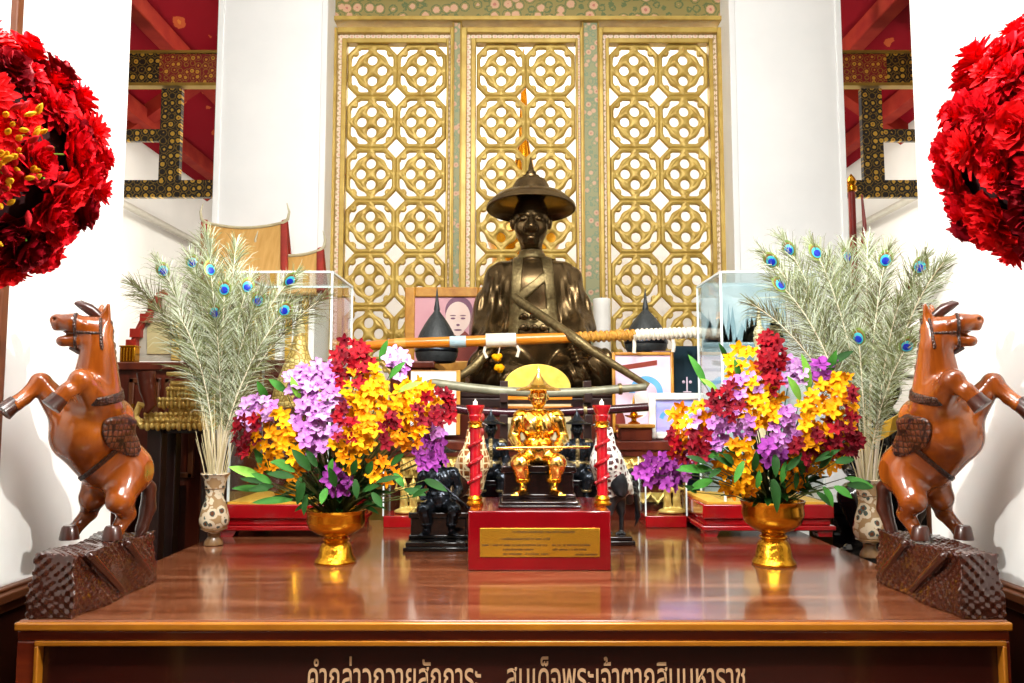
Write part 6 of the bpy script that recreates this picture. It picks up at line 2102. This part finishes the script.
# ------------------------------------------------------------ red flower balls
def rose_mesh(m_, seed, spiky):
    m = MB()
    r_ = random.Random(seed)
    S = .036
    rings = ((.98, 9, 1.25), (.88, 8, .95), (.70, 7, .62), (.48, 6, .34), (.28, 4, .12)) if not spiky else ((1.0, 15, 1.3), (.9, 14, 1.0), (.74, 12, .7), (.52, 9, .42), (.3, 6, .15))
    for k, (sz, n, tilt) in enumerate(rings):
        for i in range(n):
            a = 2 * PI * (i + .5 * (k % 2) + r_.uniform(-.2, .2)) / n
            Rm = Matrix.Rotation(a, 3, 'Z') @ Matrix.Rotation(PI / 2 - tilt + r_.uniform(-.12, .12), 3, 'X')
            b0 = len(m.v)
            petal_grid(m, S * sz * r_.uniform(.9, 1.1), S * sz * (1.0 if not spiky else .46), -.22 + r_.uniform(-.1, .1), .9 if not spiky else .4, Rm, 3, 4, .10 if not spiky else .04)
            for q in range(b0, len(m.v)):
                v = m.v[q]; m.v[q] = (v[0], v[1], v[2] + .006 * k - .004)
    return m.mesh('rose', m_, (0, 0, 0), True, None)
ROSES = [rose_mesh(m_, i, sp_) for i, (m_, sp_) in enumerate((('red_petal', False), ('scarlet_petal', False), ('red_petal', True), ('crimson_petal', False), ('scarlet_petal', True), ('red_petal', False)))]
def budm():
    out = []
    for m_ in ('bud_red', 'bud_yellow'):
        m = MB(); m.lathe((0, 0, 0), [(.0015, 0), (.0042, .006), (.0052, .012), (.004, .019), (.0008, .026)], 10)
        out.append(m.mesh('bud', m_, (0, 0, 0), True, None))
    return out
BUDS = budm()
def ball(px, py, Y, rad_px, lab, budspot=None):
    c = at(px, py, Y); r = rad_px * Y / F
    t = thing('flower_ball', lab, 'flower arrangement', (c.x, Y, 0), 'red flower balls on stands')
    MB().lathe((c.x, Y, 0), [(.17, .0003), (.17, .02), (.05, .035), (.022, .06)], 32).build('stand_base', 'carved_gilt', t)
    MB().tube([(c.x, Y, .05), (c.x, Y, c.z - r * .7)], .018, 16).build('stand_pole', 'carved_gilt', t)
    MB().ell(c, (r * .80,) * 3, None, 32, 20).build('flower_core', 'core_dark', t)
    r_ = random.Random(int(px) + 5)
    n = 135
    rest = MB(); k = 0
    order = []
    for i in range(n):
        z = 1 - 2 * (i + .5) / n; a = i * PI * (3 - math.sqrt(5))
        d = Vector((math.sqrt(1 - z * z) * math.cos(a), math.sqrt(1 - z * z) * math.sin(a), z))
        d = (d + Vector((r_.gauss(0, .05), r_.gauss(0, .05), r_.gauss(0, .05)))).normalized()
        order.append(d)
    view = (CAM - c).normalized()
    order.sort(key=lambda d: -d.dot(view))
    for i, d in enumerate(order):
        p = c + d * r * (r_.uniform(.80, .88) if budspot is None or d.dot(budspot) < .88 else .76)
        q = face_dir((d + Vector((r_.gauss(0, .15), r_.gauss(0, .15), r_.gauss(0, .15)))).normalized(), r_.uniform(0, 6.28))
        sc = r_.uniform(.95, 1.3)
        me = r_.choice(ROSES)
        if i < 98:
            place_part('rose', me, t, p, q, sc, None)
        else:
            base = np.array([v.co[:] for v in me.vertices]); Rm = np.array(q.to_matrix()) * sc
            rest.raw((base @ Rm.T + np.array(p)).tolist(), [tuple(f.vertices) for f in me.polygons])
    o = rest.build('roses', 'red_petal', t, sharp=None); o['kind'] = 'stuff'
    if budspot is not None:
        for i in range(98):
            d = (budspot + Vector((r_.gauss(0, .21), r_.gauss(0, .21), r_.gauss(0, .23)))).normalized()
            p = c + d * r * r_.uniform(.90, 1.0)
            q = face_dir((d + Vector((r_.gauss(0, .3), r_.gauss(0, .3), r_.gauss(0, .3) + .3))).normalized())
            place_part('bud', BUDS[0 if r_.random() < .6 else 1], t, p, q, r_.uniform(.55, .95))
        m = MB()
        for i in range(24):
            d = (budspot + Vector((r_.gauss(0, .25), r_.gauss(0, .25), r_.gauss(0, .25)))).normalized()
            m.tube([c + d * r * .7, c + d * r * .92], .0015, 5)
        m.build('bud_stalks', 'leaf_bright', t)['kind'] = 'stuff'
    return t
bs = (at(14, 160, 1.03) - at(-38, 153, 1.2)).normalized()
ball(-38, 153, 1.2, 136, 'ball of red silk flowers with yellow buds above the horse near the mirror cabinet', bs)
ball(1085, 137, 1.2, 143, 'ball of plain red silk roses above the horse near the black statue')
WORLD, L_TOP, L_SPOT, L_HALL, L_UP, L_SAN = 0.95, 150, 160, 150, 18, 100
# ---------------------------------------------------------------- lighting
w = bpy.data.worlds.new('world')
scene.world = w
w.use_nodes = True
nt = w.node_tree
bg = nt.nodes['Background']
tc = nt.nodes.new('ShaderNodeTexCoord')
sx = nt.nodes.new('ShaderNodeSeparateXYZ')
nt.links.new(tc.outputs['Generated'], sx.inputs[0])
rp = nt.nodes.new('ShaderNodeValToRGB')
mr = nt.nodes.new('ShaderNodeMapRange')
mr.inputs['From Min'].default_value = -1
nt.links.new(sx.outputs['Z'], mr.inputs['Value'])
nt.links.new(mr.outputs['Result'], rp.inputs['Fac'])
cr = rp.color_ramp
cr.elements[0].position = 0.42; cr.elements[0].color = lin('#2c211a')
cr.elements[1].position = 0.95; cr.elements[1].color = lin('#fff3e2')
e_ = cr.elements.new(0.62); e_.color = lin('#8a7c6c')
nt.links.new(rp.outputs['Color'], bg.inputs['Color'])
bg.inputs['Strength'].default_value = WORLD

def lamp(name, kind, loc, target, power, size=0.2, color=(1, 1, 1), **kw):
    d = bpy.data.lights.new(name, kind)
    d.energy = power
    d.color = color
    if kind == 'AREA':
        d.shape = 'RECTANGLE'; d.size = size; d.size_y = kw.get('size_y', size)
    elif kind == 'SPOT':
        d.shadow_soft_size = size; d.spot_size = math.radians(kw.get('angle', 70)); d.spot_blend = kw.get('blend', 0.5)
    else:
        d.shadow_soft_size = size
    o = bpy.data.objects.new(name, d)
    o.location = loc
    o.rotation_euler = (Vector(target) - Vector(loc)).to_track_quat('-Z', 'Y').to_euler()
    COL.objects.link(o)
    return o
lamp('top_fill', 'AREA', (0, 0.7, 3.5), (0, 2.6, 1.0), L_TOP, 1.6, (1, .98, .94), size_y=1.0)  # unseen soft fill added overhead to brighten altar and columns
lamp('spot_lamp', 'SPOT', (1.0, 1.0, 2.15), (-0.6, 2.0, 1.1), L_SPOT, .03, (1, .95, .88), angle=74)
lamp('spot_lamp', 'SPOT', (-1.0, 1.0, 2.15), (0.6, 2.0, 1.1), L_SPOT, .03, (1, .95, .88), angle=74)
lamp('hall_fill', 'AREA', (0, 7.0, 3.6), (0, 7.0, 0), L_HALL, 2.5, (1, .97, .92))  # unseen fill light added to brighten the hall walls
lamp('hall_fill', 'AREA', (-2.1, 5.4, 1.9), (-2.6, 6.5, 3.6), L_UP, .8, (1, .97, .92))  # unseen fill aimed upward, added to brighten the red roof
lamp('hall_fill', 'AREA', (2.1, 5.4, 1.9), (2.6, 6.5, 3.6), L_UP, .8, (1, .97, .92))  # the same added upward fill for the opposite roof slope
lamp('sanctum_fill', 'AREA', (0, 4.85, 4.5), (0, 5.2, 1.5), L_SAN, 2.0, (1, .97, .92), size_y=.4)  # unseen area light added so the wall behind the lattice looks bright
